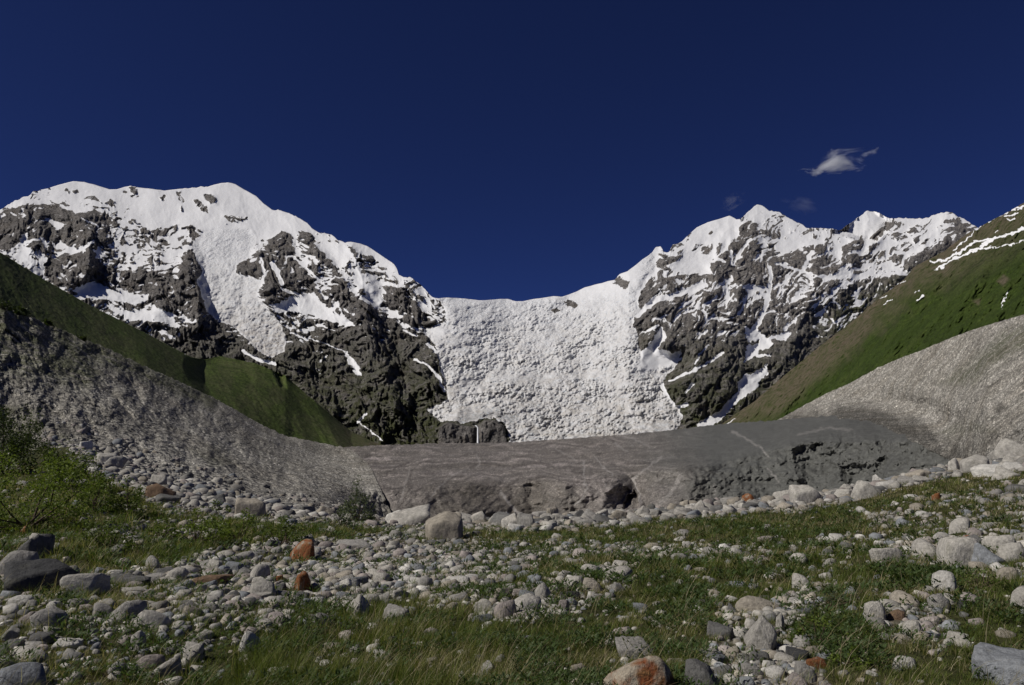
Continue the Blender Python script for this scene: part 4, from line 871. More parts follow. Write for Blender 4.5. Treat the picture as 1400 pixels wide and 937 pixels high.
# (px, foot row, width, height, kind, tint, label, category, short landmark name)
HERO = [
 (872, 962, 100, 54, 'rusty', 'rust', 'orange and tan stained boulder cut off by the bottom edge', 'boulder', 'the orange stained boulder'),
 (964, 950, 46, 40, 'round', 'dark grey', 'rounded dark grey boulder just right of the orange stained boulder', 'boulder', 'the dark grey boulder at the bottom edge'),
 (1038, 888, 44, 38, 'ang', 'pale grey', 'pale triangular stone with a furrowed side leaning in the grass', 'stone', 'the pale triangular stone'),
 (1037, 838, 52, 18, 'round', 'tan', 'long pale loaf shaped stone lying flat in the right grass', 'stone', 'the loaf shaped stone'),
 (985, 874, 34, 20, 'ang', 'dark grey', 'dark slate grey slab half sunk left of the pale triangular stone', 'stone', 'the sunken slate slab'),
 (868, 902, 44, 24, 'ang', 'grey', 'flat topped grey slab behind the orange stained boulder', 'stone', 'the flat topped slab'),
 (1004, 840, 18, 16, 'ang', 'dark grey', 'small dark angular stone at the left end of the loaf shaped stone', 'stone', None),
 (1060, 864, 22, 22, 'ang', 'pale grey', 'split black and white stone behind the pale triangular stone', 'stone', None),
 (604, 739, 56, 36, 'big', 'tan', 'large tan boulder with a flat lit face on the crest', 'boulder', 'the large tan crest boulder'),
 (562, 718, 52, 26, 'big', 'pale grey', 'long leaning grey slab on the crest behind the large tan boulder', 'boulder', 'the leaning crest slab'),
 (538, 716, 20, 18, 'ang', 'white', 'small pale block at the left end of the leaning crest slab', 'boulder', None),
 (57, 812, 76, 38, 'big', 'charcoal', 'broad charcoal black boulder in the left foreground', 'boulder', 'the charcoal boulder'),
 (46, 768, 44, 30, 'ang', 'dark grey', 'grey domed boulder behind the charcoal boulder', 'boulder', 'the domed grey boulder'),
 (22, 792, 42, 30, 'round', 'grey', 'grey rounded boulder at the left edge beside the charcoal boulder', 'boulder', None),
 (118, 815, 58, 24, 'ang', 'pale grey', 'pale slab with a ragged end right of the charcoal boulder', 'stone', 'the pale ragged slab'),
 (145, 848, 28, 22, 'round', 'grey', 'grey rounded stone left of a wider domed stone near the left', 'stone', None),
 (174, 850, 40, 26, 'round', 'grey', 'wide domed grey stone in the left stone field', 'stone', 'the wide domed stone'),
 (207, 862, 38, 22, 'round', 'pale grey', 'smooth pale oval stone right of the wide domed stone', 'stone', 'the smooth pale oval stone'),
 (178, 804, 46, 15, 'ang', 'dark grey', 'low flat dark grey stone right of the pale ragged slab', 'stone', None),
 (209, 779, 21, 17, 'round', 'grey', 'egg shaped grey stone at the back of the left stone field', 'stone', None),
 (241, 797, 24, 18, 'round', 'pale grey', 'rounded light stone in front of the egg shaped grey stone', 'stone', None),
 (177, 890, 36, 22, 'ang', 'pale grey', 'tilted pale stone beside a low leafy tuft near the lower left', 'stone', None),
 (68, 860, 40, 24, 'round', 'grey', 'half buried grey stone in the grass in front of the charcoal boulder', 'stone', None),
 (412, 768, 34, 28, 'rusty2', 'rust', 'deep rust red boulder among pale stones left of centre', 'boulder', 'the rust red boulder'),
 (412, 810, 17, 25, 'rusty2', 'rust', 'upright orange brown stone in front of the rust red boulder', 'stone', 'the upright orange stone'),
 (376, 796, 20, 10, 'rusty2', 'rust', 'flat orange stone left of the upright orange stone', 'stone', None),
 (288, 802, 52, 15, 'ang', 'brown', 'long low reddish brown stone in the left stone field', 'stone', 'the long reddish stone'),
 (354, 794, 24, 22, 'round', 'pale grey', 'pale bulbous stone right of the long reddish stone', 'stone', None),
 (358, 818, 30, 22, 'round', 'pale grey', 'large smooth pale stone left of the upright orange stone', 'stone', None),
 (1101, 690, 36, 24, 'big', 'pale grey', 'pale squared block on the right crest', 'boulder', 'the squared crest block'),
 (1024, 687, 17, 12, 'rusty2', 'rust', 'dark red boulder among pale crest rocks', 'boulder', 'the dark red crest boulder'),
 (1386, 628, 44, 24, 'big', 'pale grey', 'large pale rectangular block at the right edge of the crest', 'boulder', 'the rectangular block at the right edge'),
 (1331, 646, 34, 20, 'big', 'pale grey', 'sloping pale boulder on the crest left of the rectangular block', 'boulder', 'the sloping crest boulder'),
 (1353, 652, 34, 14, 'ang', 'white', 'low pale boulder in front of the rectangular block', 'boulder', None),
 (1382, 654, 36, 16, 'ang', 'pale grey', 'broad light boulder under the rectangular block', 'boulder', None),
 (1295, 645, 26, 16, 'ang', 'pale grey', 'pale wedge shaped boulder left of the sloping crest boulder', 'boulder', None),
 (1201, 662, 14, 12, 'ang', 'white', 'small white block standing up on the right crest', 'boulder', None),
 (1185, 682, 34, 22, 'big', 'pale grey', 'pale leaning slab on the crest right of the squared block', 'boulder', None),
 (1070, 684, 24, 14, 'ang', 'pale grey', 'low pale boulder touching the left of the squared crest block', 'boulder', None),
 (697, 722, 22, 20, 'big', 'pale grey', 'pale upright angular block on the crest right of the large tan boulder', 'boulder', 'the upright crest block'),
 (718, 722, 26, 20, 'big', 'grey', 'grey slanting block leaning on the upright crest block', 'boulder', None),
 (755, 712, 16, 18, 'ang', 'tan', 'pointed tan boulder on the crest beyond the slanting block', 'boulder', None),
 (690, 706, 16, 12, 'ang', 'white', 'pale boulder perched above the upright crest block', 'boulder', None),
 (822, 708, 22, 12, 'ang', 'pale grey', 'light grey boulder on the middle of the crest', 'boulder', None),
 (877, 706, 22, 14, 'ang', 'pale grey', 'light block on the crest below the seam of the glacier tongue', 'boulder', None),
 (958, 700, 18, 16, 'ang', 'pale grey', 'pale rough boulder on the crest left of the dark red boulder', 'boulder', None),
 (1313, 776, 46, 32, 'round', 'pale grey', 'big smooth pale boulder leading the right rock group', 'boulder', 'the big smooth pale boulder'),
 (1267, 765, 34, 22, 'round', 'pale grey', 'rounded pale boulder left of the big smooth pale boulder', 'boulder', 'the rounded pale boulder'),
 (1355, 774, 42, 26, 'ang', 'bluish grey', 'bluish grey boulder right of the big smooth pale boulder', 'boulder', 'the bluish grey boulder'),
 (1366, 756, 34, 20, 'round', 'pale grey', 'pale rounded boulder behind the bluish grey boulder', 'boulder', None),
 (1337, 752, 24, 18, 'ang', 'dark grey', 'dark cap stone sitting behind the big smooth pale boulder', 'stone', None),
 (1320, 749, 20, 14, 'rusty2', 'rust', 'orange brown stone behind the big smooth pale boulder', 'stone', 'the orange brown stone in the right group'),
 (1384, 768, 30, 22, 'round', 'pale grey', 'pale mottled boulder at the right end of the right rock group', 'boulder', None),
 (1283, 742, 14, 10, 'round', 'white', 'small white stone above the rounded pale boulder', 'stone', None),
 (1312, 728, 24, 18, 'round', 'pale grey', 'pale boulder at the back of the right rock group', 'boulder', None),
 (1211, 769, 36, 18, 'ang', 'pale grey', 'low pale stone with a dark overhang left of the right rock group', 'stone', 'the low pale stone with an overhang'),
 (1291, 809, 26, 24, 'round', 'white', 'bright round stone in the grass below the right rock group', 'stone', 'the bright round stone'),
 (1098, 804, 26, 18, 'round', 'pale grey', 'smooth pale round stone in the open right grass', 'stone', 'the smooth pale round stone'),
 (1134, 778, 16, 13, 'round', 'pale grey', 'small round stone up the grass from the smooth pale round stone', 'stone', None),
 (1057, 792, 22, 9, 'round', 'white', 'flat whitish stone alone in the grass', 'stone', 'the flat whitish stone'),
 (1198, 850, 24, 24, 'round', 'pale grey', 'pale knobbly stone half hidden in grass left of the tan stone', 'stone', None),
 (1239, 830, 34, 18, 'round', 'tan', 'tan crusted stone in the right grass', 'stone', 'the tan crusted stone'),
 (1170, 812, 25, 10, 'ang', 'bluish grey', 'thin slate coloured slab in the right grass', 'stone', None),
 (1309, 833, 22, 12, 'ang', 'charcoal', 'small blackish stone in the right grass', 'stone', None),
 (1285, 835, 24, 20, 'round', 'grey', 'grey round stone between the tan crusted and blackish stones', 'stone', None),
 (1307, 878, 20, 12, 'ang', 'pale grey', 'small block with a flat lit top in the lower right pebbles', 'stone', None),
 (1247, 868, 26, 18, 'round', 'pale grey', 'pale stone in the cluster below the tan crusted stone', 'stone', None),
 (1238, 915, 28, 16, 'round', 'white', 'whitish stone in the grass near the bottom right', 'stone', None),
 (1396, 830, 22, 22, 'round', 'pale grey', 'pale stone cut by the right edge in the grass', 'stone', None),
 (1377, 792, 22, 14, 'round', 'tan', 'tan stone in leafy grass at the right', 'stone', None),
 (1384, 945, 84, 40, 'big', 'bluish grey', 'large grey slab at the bottom right corner', 'boulder', 'the corner slab'),
 (1104, 934, 27, 24, 'round', 'grey', 'round grey stone among pebbles at the bottom edge', 'stone', 'the round grey pebble bed stone'),
 (1116, 916, 24, 16, 'rusty2', 'rust', 'reddish brown stone behind the round stone in the pebbles', 'stone', None),
 (1092, 912, 17, 8, 'round', 'white', 'tiny oval white stone in the pebble bed', 'stone', None),
 (1091, 903, 28, 14, 'ang', 'charcoal', 'low blackish stone at the back of the pebble bed', 'stone', None),
 (1092, 940, 24, 17, 'round', 'pinkish', 'pinkish stone touching the round grey pebble bed stone', 'stone', None),
 (718, 840, 40, 26, 'round', 'pale grey', 'broad pale boulder in the middle grass', 'boulder', 'the broad pale boulder in the middle'),
 (690, 846, 27, 24, 'round', 'pinkish', 'pinkish grey stone left of the broad pale boulder in the middle', 'stone', None),
 (743, 826, 22, 26, 'round', 'pale grey', 'tall pale stone right of the broad pale boulder in the middle', 'stone', None),
 (660, 840, 24, 16, 'ang', 'pale grey', 'grey sharp edged stone left of the pinkish grey stone', 'stone', None),
 (786, 806, 32, 18, 'round', 'pale grey', 'pale stone heading the middle rock cluster', 'stone', 'the head of the middle cluster'),
 (808, 788, 26, 16, 'round', 'pale grey', 'rounded stone on top of the middle rock cluster', 'stone', None),
 (845, 792, 36, 17, 'round', 'pale grey', 'pale pitted flat stone right of the middle rock cluster', 'stone', 'the pitted flat stone'),
 (780, 822, 26, 14, 'ang', 'charcoal', 'dark hollow stone under the middle rock cluster', 'stone', None),
 (771, 838, 16, 18, 'ang', 'pinkish', 'pointed pinkish stone in front of the middle rock cluster', 'stone', None),
 (812, 810, 30, 18, 'round', 'tan', 'tan stone at the right of the middle rock cluster', 'stone', None),
 (489, 846, 30, 30, 'ang', 'pale grey', 'upright pale stone standing in the grass left of centre', 'stone', 'the upright pale stone'),
 (440, 856, 26, 16, 'round', 'grey', 'low grey stone left of the upright pale stone', 'stone', None),
 (543, 852, 36, 22, 'ang', 'grey', 'rough grey stone right of the upright pale stone', 'stone', None),
 (483, 752, 44, 12, 'ang', 'grey', 'long flat grey stone behind the rust red boulder', 'stone', None),
 (506, 744, 22, 9, 'ang', 'white', 'thin pale slab on the long flat grey stone', 'stone', None),
 (32, 734, 9, 12, 'rusty2', 'rust', 'small bright red stone at the foot of the left shrubs', 'stone', None),
 (218, 682, 34, 18, 'ang', 'brown', 'brown cracked boulder in the left boulder band', 'boulder', 'the brown cracked boulder'),
 (216, 665, 20, 14, 'ang', 'pale grey', 'grey domed boulder above the brown cracked boulder', 'boulder', None),
 (340, 706, 38, 24, 'big', 'tan', 'tan boulder low in the left boulder band', 'boulder', 'the tan boulder of the left band'),
 (142, 634, 26, 13, 'ang', 'pale grey', 'pale boulder at the top of the left boulder band', 'boulder', None),
 (158, 640, 26, 13, 'ang', 'grey', 'grey boulder next to the topmost pale boulder of the left band', 'boulder', None),
 (118, 608, 14, 12, 'ang', 'white', 'whitish boulder highest on the left slope foot', 'boulder', None),
 (26, 945, 44, 28, 'round', 'bluish grey', 'bluish rounded stone at the bottom left corner', 'stone', 'the bluish corner stone'),
 (230, 928, 40, 26, 'ang', 'pale grey', 'pale faceted stone in the bottom left stones', 'stone', 'the pale faceted stone'),
 (205, 915, 34, 16, 'round', 'pinkish', 'pinkish flat stone left of the pale faceted stone', 'stone', None),
 (341, 892, 26, 26, 'round', 'white', 'pale egg shaped stone at the edge of the tall grass', 'stone', 'the pale egg shaped stone'),
 (266, 905, 24, 22, 'ang', 'pale grey', 'pale split stone above the pale faceted stone', 'stone', None),
 (45, 905, 36, 18, 'round', 'pale grey', 'pale stone in grass above the bluish corner stone', 'stone', None),
 (1226, 848, 18, 12, 'round', 'rusty' if False else 'brown', 'little brown stone beside the pale knobbly stone', 'stone', None),
 (1280, 684, 10, 9, 'rusty2', 'rust', 'orange stone on the gravelly right crest', 'stone', None),
]
MARKS = []
for i, (px, py, w_, h_, kind, tint, lab, cat, short) in enumerate(HERO):
    lib = {'round': ROUND, 'ang': ANGUL, 'big': BIG, 'rusty': RUSTY, 'rusty2': RUSTY2}[kind]
    o = put_stone(lib[(i * 5 + 3) % len(lib)], px, py, w_, h_, tint, lab, cat)
    if kind == 'rusty2':
        pass
    if short: MARKS.append((px, py - h_ / 2, short))

# ---- the rest: scattered by density on the ground; the largest in view as individuals, the rest as rubble
def scatter(n, rmin, rmax, th=36.5):
    t = rng.uniform(-R(th), R(th), n); r = np.exp(rng.uniform(np.log(rmin), np.log(rmax), n))
    return r * np.sin(t), r * np.cos(t), r

def stone_field():
    xs, ys, rs = scatter(190000, 4.4, 105)
    zs = zg(xs, ys); st, gr = cover(xs, ys, zs)
    keep = rng.uniform(0, 2.2, len(xs)) < st; xs, ys, rs, zs = xs[keep], ys[keep], rs[keep], zs[keep]; st = st[keep]
    px, py = project(np.stack([xs, ys, zs], -1))
    size = np.exp(rng.normal(-3.42, .56, len(xs))) * np.clip(rs / 9, .75, 1.5)
    band = ((py < np.interp(px, *np.array(CREST_BAND, float).T) + 4) & (px > 490)) | ((rs > 33) & (px < 560))
    size = np.where(band, np.exp(rng.normal(-2.4, .6, len(xs))) * np.interp(rs, [30, 100], [1., 1.6]), size)
    size = np.clip(size, .018, .5); size = np.where(~band, np.minimum(size, .026 + .0095 * rs), size)
    o = np.argsort(-size); grid = {}; ok = []
    for a, b, rr_, *_ in placed: grid.setdefault((int(a // 1), int(b // 1)), []).append((a, b, rr_))
    for i in o:
        x, y, s = xs[i], ys[i], size[i]; gx, gy = int(x // 1), int(y // 1); bad = False
        for dx in (-1, 0, 1):
            for dy in (-1, 0, 1):
                for a, b, r2 in grid.get((gx + dx, gy + dy), ()):
                    if (a - x) ** 2 + (b - y) ** 2 < ((s + r2) * (.78)) ** 2: bad = True; break
                if bad: break
            if bad: break
        if bad: continue
        grid.setdefault((gx, gy), []).append((x, y, s)); ok.append(i)
    ok = np.array(ok); return xs[ok], ys[ok], zs[ok], rs[ok], size[ok], px[ok], py[ok], band[ok]

xs, ys, zs, rs, size, px, py, band = stone_field()
n = len(xs)
tn = np.array([TINTS[k] for k in ('pale grey', 'pale grey', 'pale grey', 'grey', 'grey', 'dark grey', 'tan', 'white', 'pinkish', 'bluish grey')])
kname = ['pale grey', 'pale grey', 'pale grey', 'mid grey', 'mid grey', 'dark grey', 'tan', 'whitish', 'pinkish', 'bluish']
ti = rng.integers(0, len(tn), n); jit = rng.uniform(.82, 1.16, n)
asp = np.stack([rng.uniform(.85, 1.25, n), rng.uniform(.7, 1.05, n), rng.uniform(.5, .85, n)], 1); rot = rng.uniform(0, 6.283, n)
vis = (px > 4) & (px < 1396) & (py < 932) & (py > 590) & (rs < 52)
area = np.where(vis, size / rs, 0); order = np.argsort(-area)
N_IND = 300 - sum(1 for h in HERO)
ind = order[:N_IND]; used_lab = {}
DIRS = (('right of', 1, 0), ('left of', -1, 0), ('in front of', 0, 1), ('behind', 0, -1))
MK = np.array([(a, b) for a, b, _ in MARKS])
ang_flag = band | (rng.uniform(0, 1, n) < .5)
cand = {}
for i in ind:                                # each stone belongs to its nearest landmark and side
    d = np.hypot(MK[:, 0] - px[i], (MK[:, 1] - py[i]) * 2.2); j = int(d.argmin())
    dx, dy = px[i] - MK[j, 0], (py[i] - MK[j, 1]) * 2.2
    side = ('right of' if dx > 0 else 'left of') if abs(dx) > abs(dy) else ('in front of' if dy > 0 else 'behind')
    shape = 'angular' if ang_flag[i] else 'rounded'
    cand.setdefault((j, side, kname[ti[i]], shape), []).append((d[j], i))
ORD = ['nearest', 'second', 'third', 'fourth', 'fifth', 'sixth', 'seventh', 'eighth', 'ninth', 'tenth', 'eleventh', 'twelfth']
for (j, side, cn, shape), L_ in cand.items():
    L_.sort()
    for k, (_, i) in enumerate(L_):
        big = size[i] > .42; word = 'boulder' if big else 'stone'
        if len(L_) == 1: lab = f'{cn} {shape} {word} {side} {MARKS[j][2]}'
        else: lab = f'{ORD[min(k, 11)]} {cn} {shape} {word} {side} {MARKS[j][2]}'
        lib = ANGUL if ang_flag[i] else ROUND
        o = bpy.data.objects.new(word, lib[int(rng.integers(NV))]); COL.objects.link(o)
        s = size[i]; o.location = (xs[i], ys[i], zs[i] - .06 * s); o.scale = tuple(asp[i] * s * (1, 1, 1.25)); o.rotation_euler = (rng.uniform(-.15, .15), rng.uniform(-.15, .15), rot[i])
        o.color = tuple(tn[ti[i]] * jit[i]) + (1,)
        tag(o, lab, word, 'stones strewn over the old moraine')
        placed.append((xs[i], ys[i], s, px[i], py[i], 0, o))
for q_ in placed[:len(HERO)]: q_[-1]['group'] = 'stones strewn over the old moraine'

rest = order[N_IND:]
def rubble(idx, name, V, Fc, shapes, label, dim=1., smooth=True):
    m_ = len(idx); nv = len(V); out = np.empty((m_, nv, 3)); pick = rng.integers(0, len(shapes), m_)
    A = asp[idx] * size[idx][:, None] * np.array([1, 1, 1.25]); c, s = np.cos(rot[idx]), np.sin(rot[idx])
    L_ = np.array(shapes)[pick] * A[:, None, :]
    out[..., 0] = L_[..., 0] * c[:, None] - L_[..., 1] * s[:, None] + xs[idx][:, None]
    out[..., 1] = L_[..., 0] * s[:, None] + L_[..., 1] * c[:, None] + ys[idx][:, None]
    out[..., 2] = L_[..., 2] + (zs[idx] - .06 * size[idx])[:, None]
    Fa = (Fc[None] + (np.arange(m_) * nv)[:, None, None]).reshape(-1, 3)
    tint = np.repeat(tn[ti[idx]] * jit[idx][:, None] * dim, nv, 0)
    me = tri_mesh(name, out.reshape(-1, 3), Fa, M_RUB, dict(tint=tint), smooth); o = link(name, me); tag(o, label, 'rubble', kind='stuff'); return o
near = rest[(rs[rest] < 20)]; far = rest[(rs[rest] >= 20)]
SH2 = [stone_shape(V2, 500 + i, .2 + .6 * (i % 2)) for i in range(16)]
V1, F1 = ico(1); SH2A = [stone_shape(V2, 560 + i, .9) for i in range(16)]
rubble(near, 'small_stones', V2, F2, SH2, 'small loose stones strewn through the grass in the foreground')
rubble(far, 'crest_rubble', V2, F2, SH2A, 'pale broken rubble along the moraine crest', .85, False)
print('STONES', n, 'near', len(near), 'far', len(far))

# boulders lying on the lower part of the left moraine
def slope_rubble():
    global xs, ys, zs, size, asp, rot, ti, jit
    PX, PY, D = LM; n_ = 3600; nr, nc = PX.shape
    i = (rng.uniform(0, 1, n_ * 3) ** 1.7 * nr * .42).astype(int); j = (rng.uniform(.05, .97, n_ * 3) * nc).astype(int)
    keep = (fbm(PX[i, j] / 26, PY[i, j] / 14, 1501, 3) + .35 - i / nr > rng.uniform(-.2, .5, n_ * 3)) & (PX[i, j] < 505) & (PX[i, j] > 60); i, j = i[keep][:n_], j[keep][:n_]; n_ = len(i)
    P = at_r(PX[i, j], PY[i, j], D[i, j]); size = np.clip(np.exp(rng.normal(-1.9, .6, n_)) * (D[i, j] / 60) ** .7, .05, .8)
    xs, ys, zs = P[:, 0], P[:, 1], P[:, 2]; rot = rng.uniform(0, 6.28, n_); ti = rng.integers(0, len(tn), n_); jit = rng.uniform(.75, 1.1, n_)
    asp = np.stack([rng.uniform(.85, 1.25, n_), rng.uniform(.7, 1.05, n_), rng.uniform(.5, .85, n_)], 1)
    rubble(np.arange(n_), 'slope_rubble', V2, F2, SH2A, 'loose boulders spread over the foot of the left moraine', .85, False)
slope_rubble()
# ================================================================== GRASS (nobody could count it)
def blades(name, x, y, z, h, w, az, lean, curl, tint, lv, label):
    """Curved tapering blades, one mesh. lv = cross sections below the tip."""
    n = len(x); dx, dy = np.cos(az), np.sin(az); sx, sy = -np.sin(az + .6), np.cos(az + .6)
    V = np.empty((n, 2 * lv + 1, 3)); C = np.empty((n, 2 * lv + 1, 3))
    for k in range(lv + 1):
        t = k / lv; out = h * (lean * t + curl * t * t); up = h * np.sqrt(np.maximum(t * t - (lean * t + curl * t * t) ** 2 * .55, (.12 * t) ** 2))
        X = x + dx * out; Y = y + dy * out; Z = z - .01 + up
        ww = w * (1 - t ** 1.6) * .5
        if k < lv:
            V[:, 2 * k] = np.stack([X - sx * ww, Y - sy * ww, Z], 1); V[:, 2 * k + 1] = np.stack([X + sx * ww, Y + sy * ww, Z], 1); C[:, 2 * k] = C[:, 2 * k + 1] = tint
        else: V[:, 2 * lv] = np.stack([X, Y, Z], 1); C[:, 2 * lv] = tint
    b = (np.arange(n) * (2 * lv + 1))[:, None]
    pat = []; st = []; p = 0
    for k in range(lv - 1): pat += [2 * k, 2 * k + 1, 2 * k + 3, 2 * k + 2]; st.append(p); p += 4
    pat += [2 * lv - 2, 2 * lv - 1, 2 * lv]; st.append(p); p += 3
    loops = (b + np.array(pat)[None]).ravel(); starts = (np.arange(n)[:, None] * p + np.array(st)[None]).ravel()
    me = raw_mesh(name, V.reshape(-1, 3), loops, starts, dict(tint=C.reshape(-1, 3)), False)
    o = link(name, me, M_BLA); tag(o, label, 'grass', kind='stuff'); return o

GREEN = np.array([[.085, .118, .022], [.122, .152, .03], [.165, .18, .042], [.21, .2, .065], [.3, .25, .14], [.4, .345, .22]])
TALL = [(345, 880), (400, 850), (480, 825), (560, 822), (660, 850), (700, 900), (660, 960), (330, 960)]

def build_grass():
    nt = 26000
    x, y, r = scatter(nt, 4.2, 62, 38); z = zg(x, y); st, gr = cover(x, y, z); px, py = project(np.stack([x, y, z], -1))
    patch = fbm(x / 1.7, y / 1.7, 1201, 3)
    k = rng.uniform(0, 1, nt) < gr * np.clip(.85 + patch, .12, 1); x, y, r, z, px, py, patch = [a[k] for a in (x, y, r, z, px, py, patch)]
    nt = len(x); nb = 26
    tall = sstep(-25, 25, poly_sd(px + patch * 50, py, TALL))
    left = sstep(500, 150, px) * sstep(940, 760, py)
    ht = (np.exp(rng.normal(-2.42, .33, nt)) * (1 + tall * .95 + .2 * left)) * np.clip(r / 10, .9, 1.6)
    rad = rng.uniform(.03, .12, nt) * np.clip(r / 9, .8, 3.6)
    dry = fbm(x / 1.9, y / 1.9, 1211, 3); dryf = np.clip(.16 + dry * .75 + .18 * sstep(12, 32, r) - tall * .12, .03, .8)
    N = nt * nb; T = np.repeat(np.arange(nt), nb)
    a = rng.uniform(0, 6.283, N); q = np.sqrt(rng.uniform(0, 1, N)) * rad[T]
    bx = x[T] + np.cos(a) * q; by = y[T] + np.sin(a) * q; bz = zg(bx, by)
    h = ht[T] * rng.uniform(.5, 1.15, N); w = np.clip(.0042 * r[T] / 7, .0035, .022) * rng.uniform(.7, 1.3, N)
    az = a + rng.normal(0, .7, N); lean = rng.uniform(.05, .5, N); curl = rng.uniform(0, .55, N)
    isd = rng.uniform(0, 1, N) < dryf[T]
    ci = np.where(isd, rng.integers(4, 6, N), np.clip(rng.normal(1.2 + dry[T] * 1.5, 1., N), 0, 3).astype(int))
    tint = GREEN[ci] * rng.uniform(.75, 1.25, N)[:, None]
    blades('grass', bx, by, bz, h, w, az, lean, curl, tint, 2, 'green and straw coloured grass tufts on the old moraine')
    # long dry stems bent over the near grass
    n = 5200; x, y, r = scatter(n, 4.6, 17, 36); z = zg(x, y); st, gr = cover(x, y, z); k = rng.uniform(0, 1, n) < gr * .8 * np.clip(.5 + fbm(x / 1.2, y / 1.2, 1221, 2) * 1.6, .05, 1)
    x, y, r, z = x[k], y[k], r[k], z[k]; n = len(x)
    blades('dry_grass', x, y, z, rng.uniform(.16, .46, n), np.clip(.0038 * r / 7, .003, .008), rng.normal(.2, 1.4, n), rng.uniform(.1, .5, n), rng.uniform(.2, 1.1, n), GREEN[rng.integers(4, 6, n)] * rng.uniform(.8, 1.25, n)[:, None], 4, 'long dry straw stems bent over the green grass')
    # low broad leaves between the blades
    n = 30000; x, y, r = scatter(n, 4.4, 30, 38); z = zg(x, y); st, gr = cover(x, y, z); c = fbm(x / .9, y / .9, 1231, 3)
    k = (rng.uniform(0, 1, n) < gr) & (c > .08); x, y, r, z = x[k], y[k], r[k], z[k]; n = len(x); T = np.repeat(np.arange(n), 9); N = len(T)
    a = rng.uniform(0, 6.283, N); q = rng.uniform(0, .09, N) * np.clip(r[T] / 8, 1, 2.5); hz = rng.uniform(.01, .13, N)
    blades('herbs', x[T] + np.cos(a) * q, y[T] + np.sin(a) * q, z[T] + hz, rng.uniform(.025, .055, N) * np.clip(r[T] / 8, .9, 2), rng.uniform(.012, .024, N) * np.clip(r[T] / 8, .9, 2), a, rng.uniform(.5, 1.1, N), rng.uniform(-.1, .5, N),
           np.array([[.05, .085, .022], [.065, .1, .028], [.09, .125, .05]])[rng.integers(0, 3, N)] * rng.uniform(.75, 1.2, N)[:, None], 2, 'low leafy herbs growing among the grass')
build_grass()

# ================================================================== SHRUBS
M_LEAF = [mat_leaf('shrub_leaf', (.06, .09, .016), (.125, .165, .034)), mat_leaf('bright_shrub_leaf', (.085, .13, .02), (.17, .215, .04)), mat_leaf('grey_shrub_leaf', (.07, .09, .05), (.13, .15, .09)), mat_leaf('dark_shrub_leaf', (.025, .038, .01), (.055, .074, .02))]
M_TWIG = mat_plain('shrub_twig', (.09, .065, .045))

def leaf_cloud(sx, sy, sz, n, leaf, seed, loose):
    g = np.random.default_rng(seed); nc = int(14 + n / 260)
    u = g.normal(size=(nc, 3)); u /= np.linalg.norm(u, axis=1, keepdims=True); u *= g.uniform(.25, 1, (nc, 1)) ** .6; u[:, 2] = np.abs(u[:, 2]) * 1.05 - .08
    cr = g.uniform(.16, .36, nc) * (1 - .3 * loose); k = g.integers(0, nc, n)
    d = g.normal(size=(n, 3)); d /= np.linalg.norm(d, axis=1, keepdims=True); P = u[k] + d * (cr[k] * g.uniform(.35, 1.12, n))[:, None]
    P[:, 2] = np.maximum(P[:, 2], .02) ; P = P * np.array([sx, sy, sz])
    t = g.normal(size=(n, 3)); t[:, 2] = t[:, 2] * .6 + .25; t /= np.linalg.norm(t, axis=1, keepdims=True)
    s = np.cross(t, g.normal(size=(n, 3))); s /= np.linalg.norm(s, axis=1, keepdims=True)
    L_ = leaf * g.uniform(.6, 1.3, n)[:, None]
    V = np.stack([P, P + t * L_ * .5 + s * L_ * .28, P + t * L_, P + t * L_ * .5 - s * L_ * .28], 1).reshape(-1, 3)
    rnd = np.repeat(g.uniform(0, 1, n) * .6 + g.uniform(0, .4, nc)[k], 4)
    return V, rnd, u * np.array([sx, sy, sz])

def tube(pts, r0, r1, ns=5):
    pts = np.asarray(pts, float); n = len(pts); V = []; a = np.arange(ns) / ns * 6.2832
    for i, p in enumerate(pts):
        d = pts[min(i + 1, n - 1)] - pts[max(i - 1, 0)]; d /= np.linalg.norm(d) + 1e-9; s = np.cross(d, [.3, .9, .2]); s /= np.linalg.norm(s); t = np.cross(d, s)
        r = r0 + (r1 - r0) * i / (n - 1); V.append(p + r * (np.cos(a)[:, None] * s + np.sin(a)[:, None] * t))
    V = np.concatenate(V); q = []
    for i in range(n - 1):
        for j in range(ns): q.append([i * ns + j, i * ns + (j + 1) % ns, (i + 1) * ns + (j + 1) % ns, (i + 1) * ns + j])
    return V, np.array(q)

def shrub(px, py, wpx, hpx, mi, label, group=None, r=None, loose=.3, dens=1., leaf=None, seed=0):
    if r is None: p, rr = on_ground(px, py); p = p[0]; rr = rr[0]
    else: p = at_r(px, py, r); rr = r
    k = rr / F * 1.03; sx = wpx * k / 2; sz = hpx * k; sy = sx * .9
    e = bpy.data.objects.new('shrub', None); COL.objects.link(e); e.location = p; e.empty_display_size = .3; tag(e, label, 'shrub', group)
    lf = leaf or max(.05, rr * .0028); n = int(np.clip(dens * 9 * (sx * sz) / (lf * lf) , 300, 14000))
    V, rnd, cl = leaf_cloud(sx, sy, sz, n, lf, 900 + seed, loose)
    me = raw_mesh('foliage', V, np.arange(n * 4), np.arange(n) * 4, dict(rnd=rnd), False); link('foliage', me, M_LEAF[mi], e)
    Vs, Qs, off = [], [], 0; g = np.random.default_rng(seed)
    for c in cl[:14]:
        m_ = c * .5 + g.normal(size=3) * .06 * sx; m_[2] = c[2] * .4; v, q = tube([g.normal(size=3) * [.05, .05, 0] * sx + [0, 0, -.05], m_, c], .014 * sz + .006, .004 * sz + .002)
        Vs.append(v); Qs.append(q + off); off += len(v)
    q = np.concatenate(Qs); link('stems', raw_mesh('stems', np.concatenate(Vs), q.ravel(), np.arange(len(q)) * 4), M_TWIG, e)
    return e

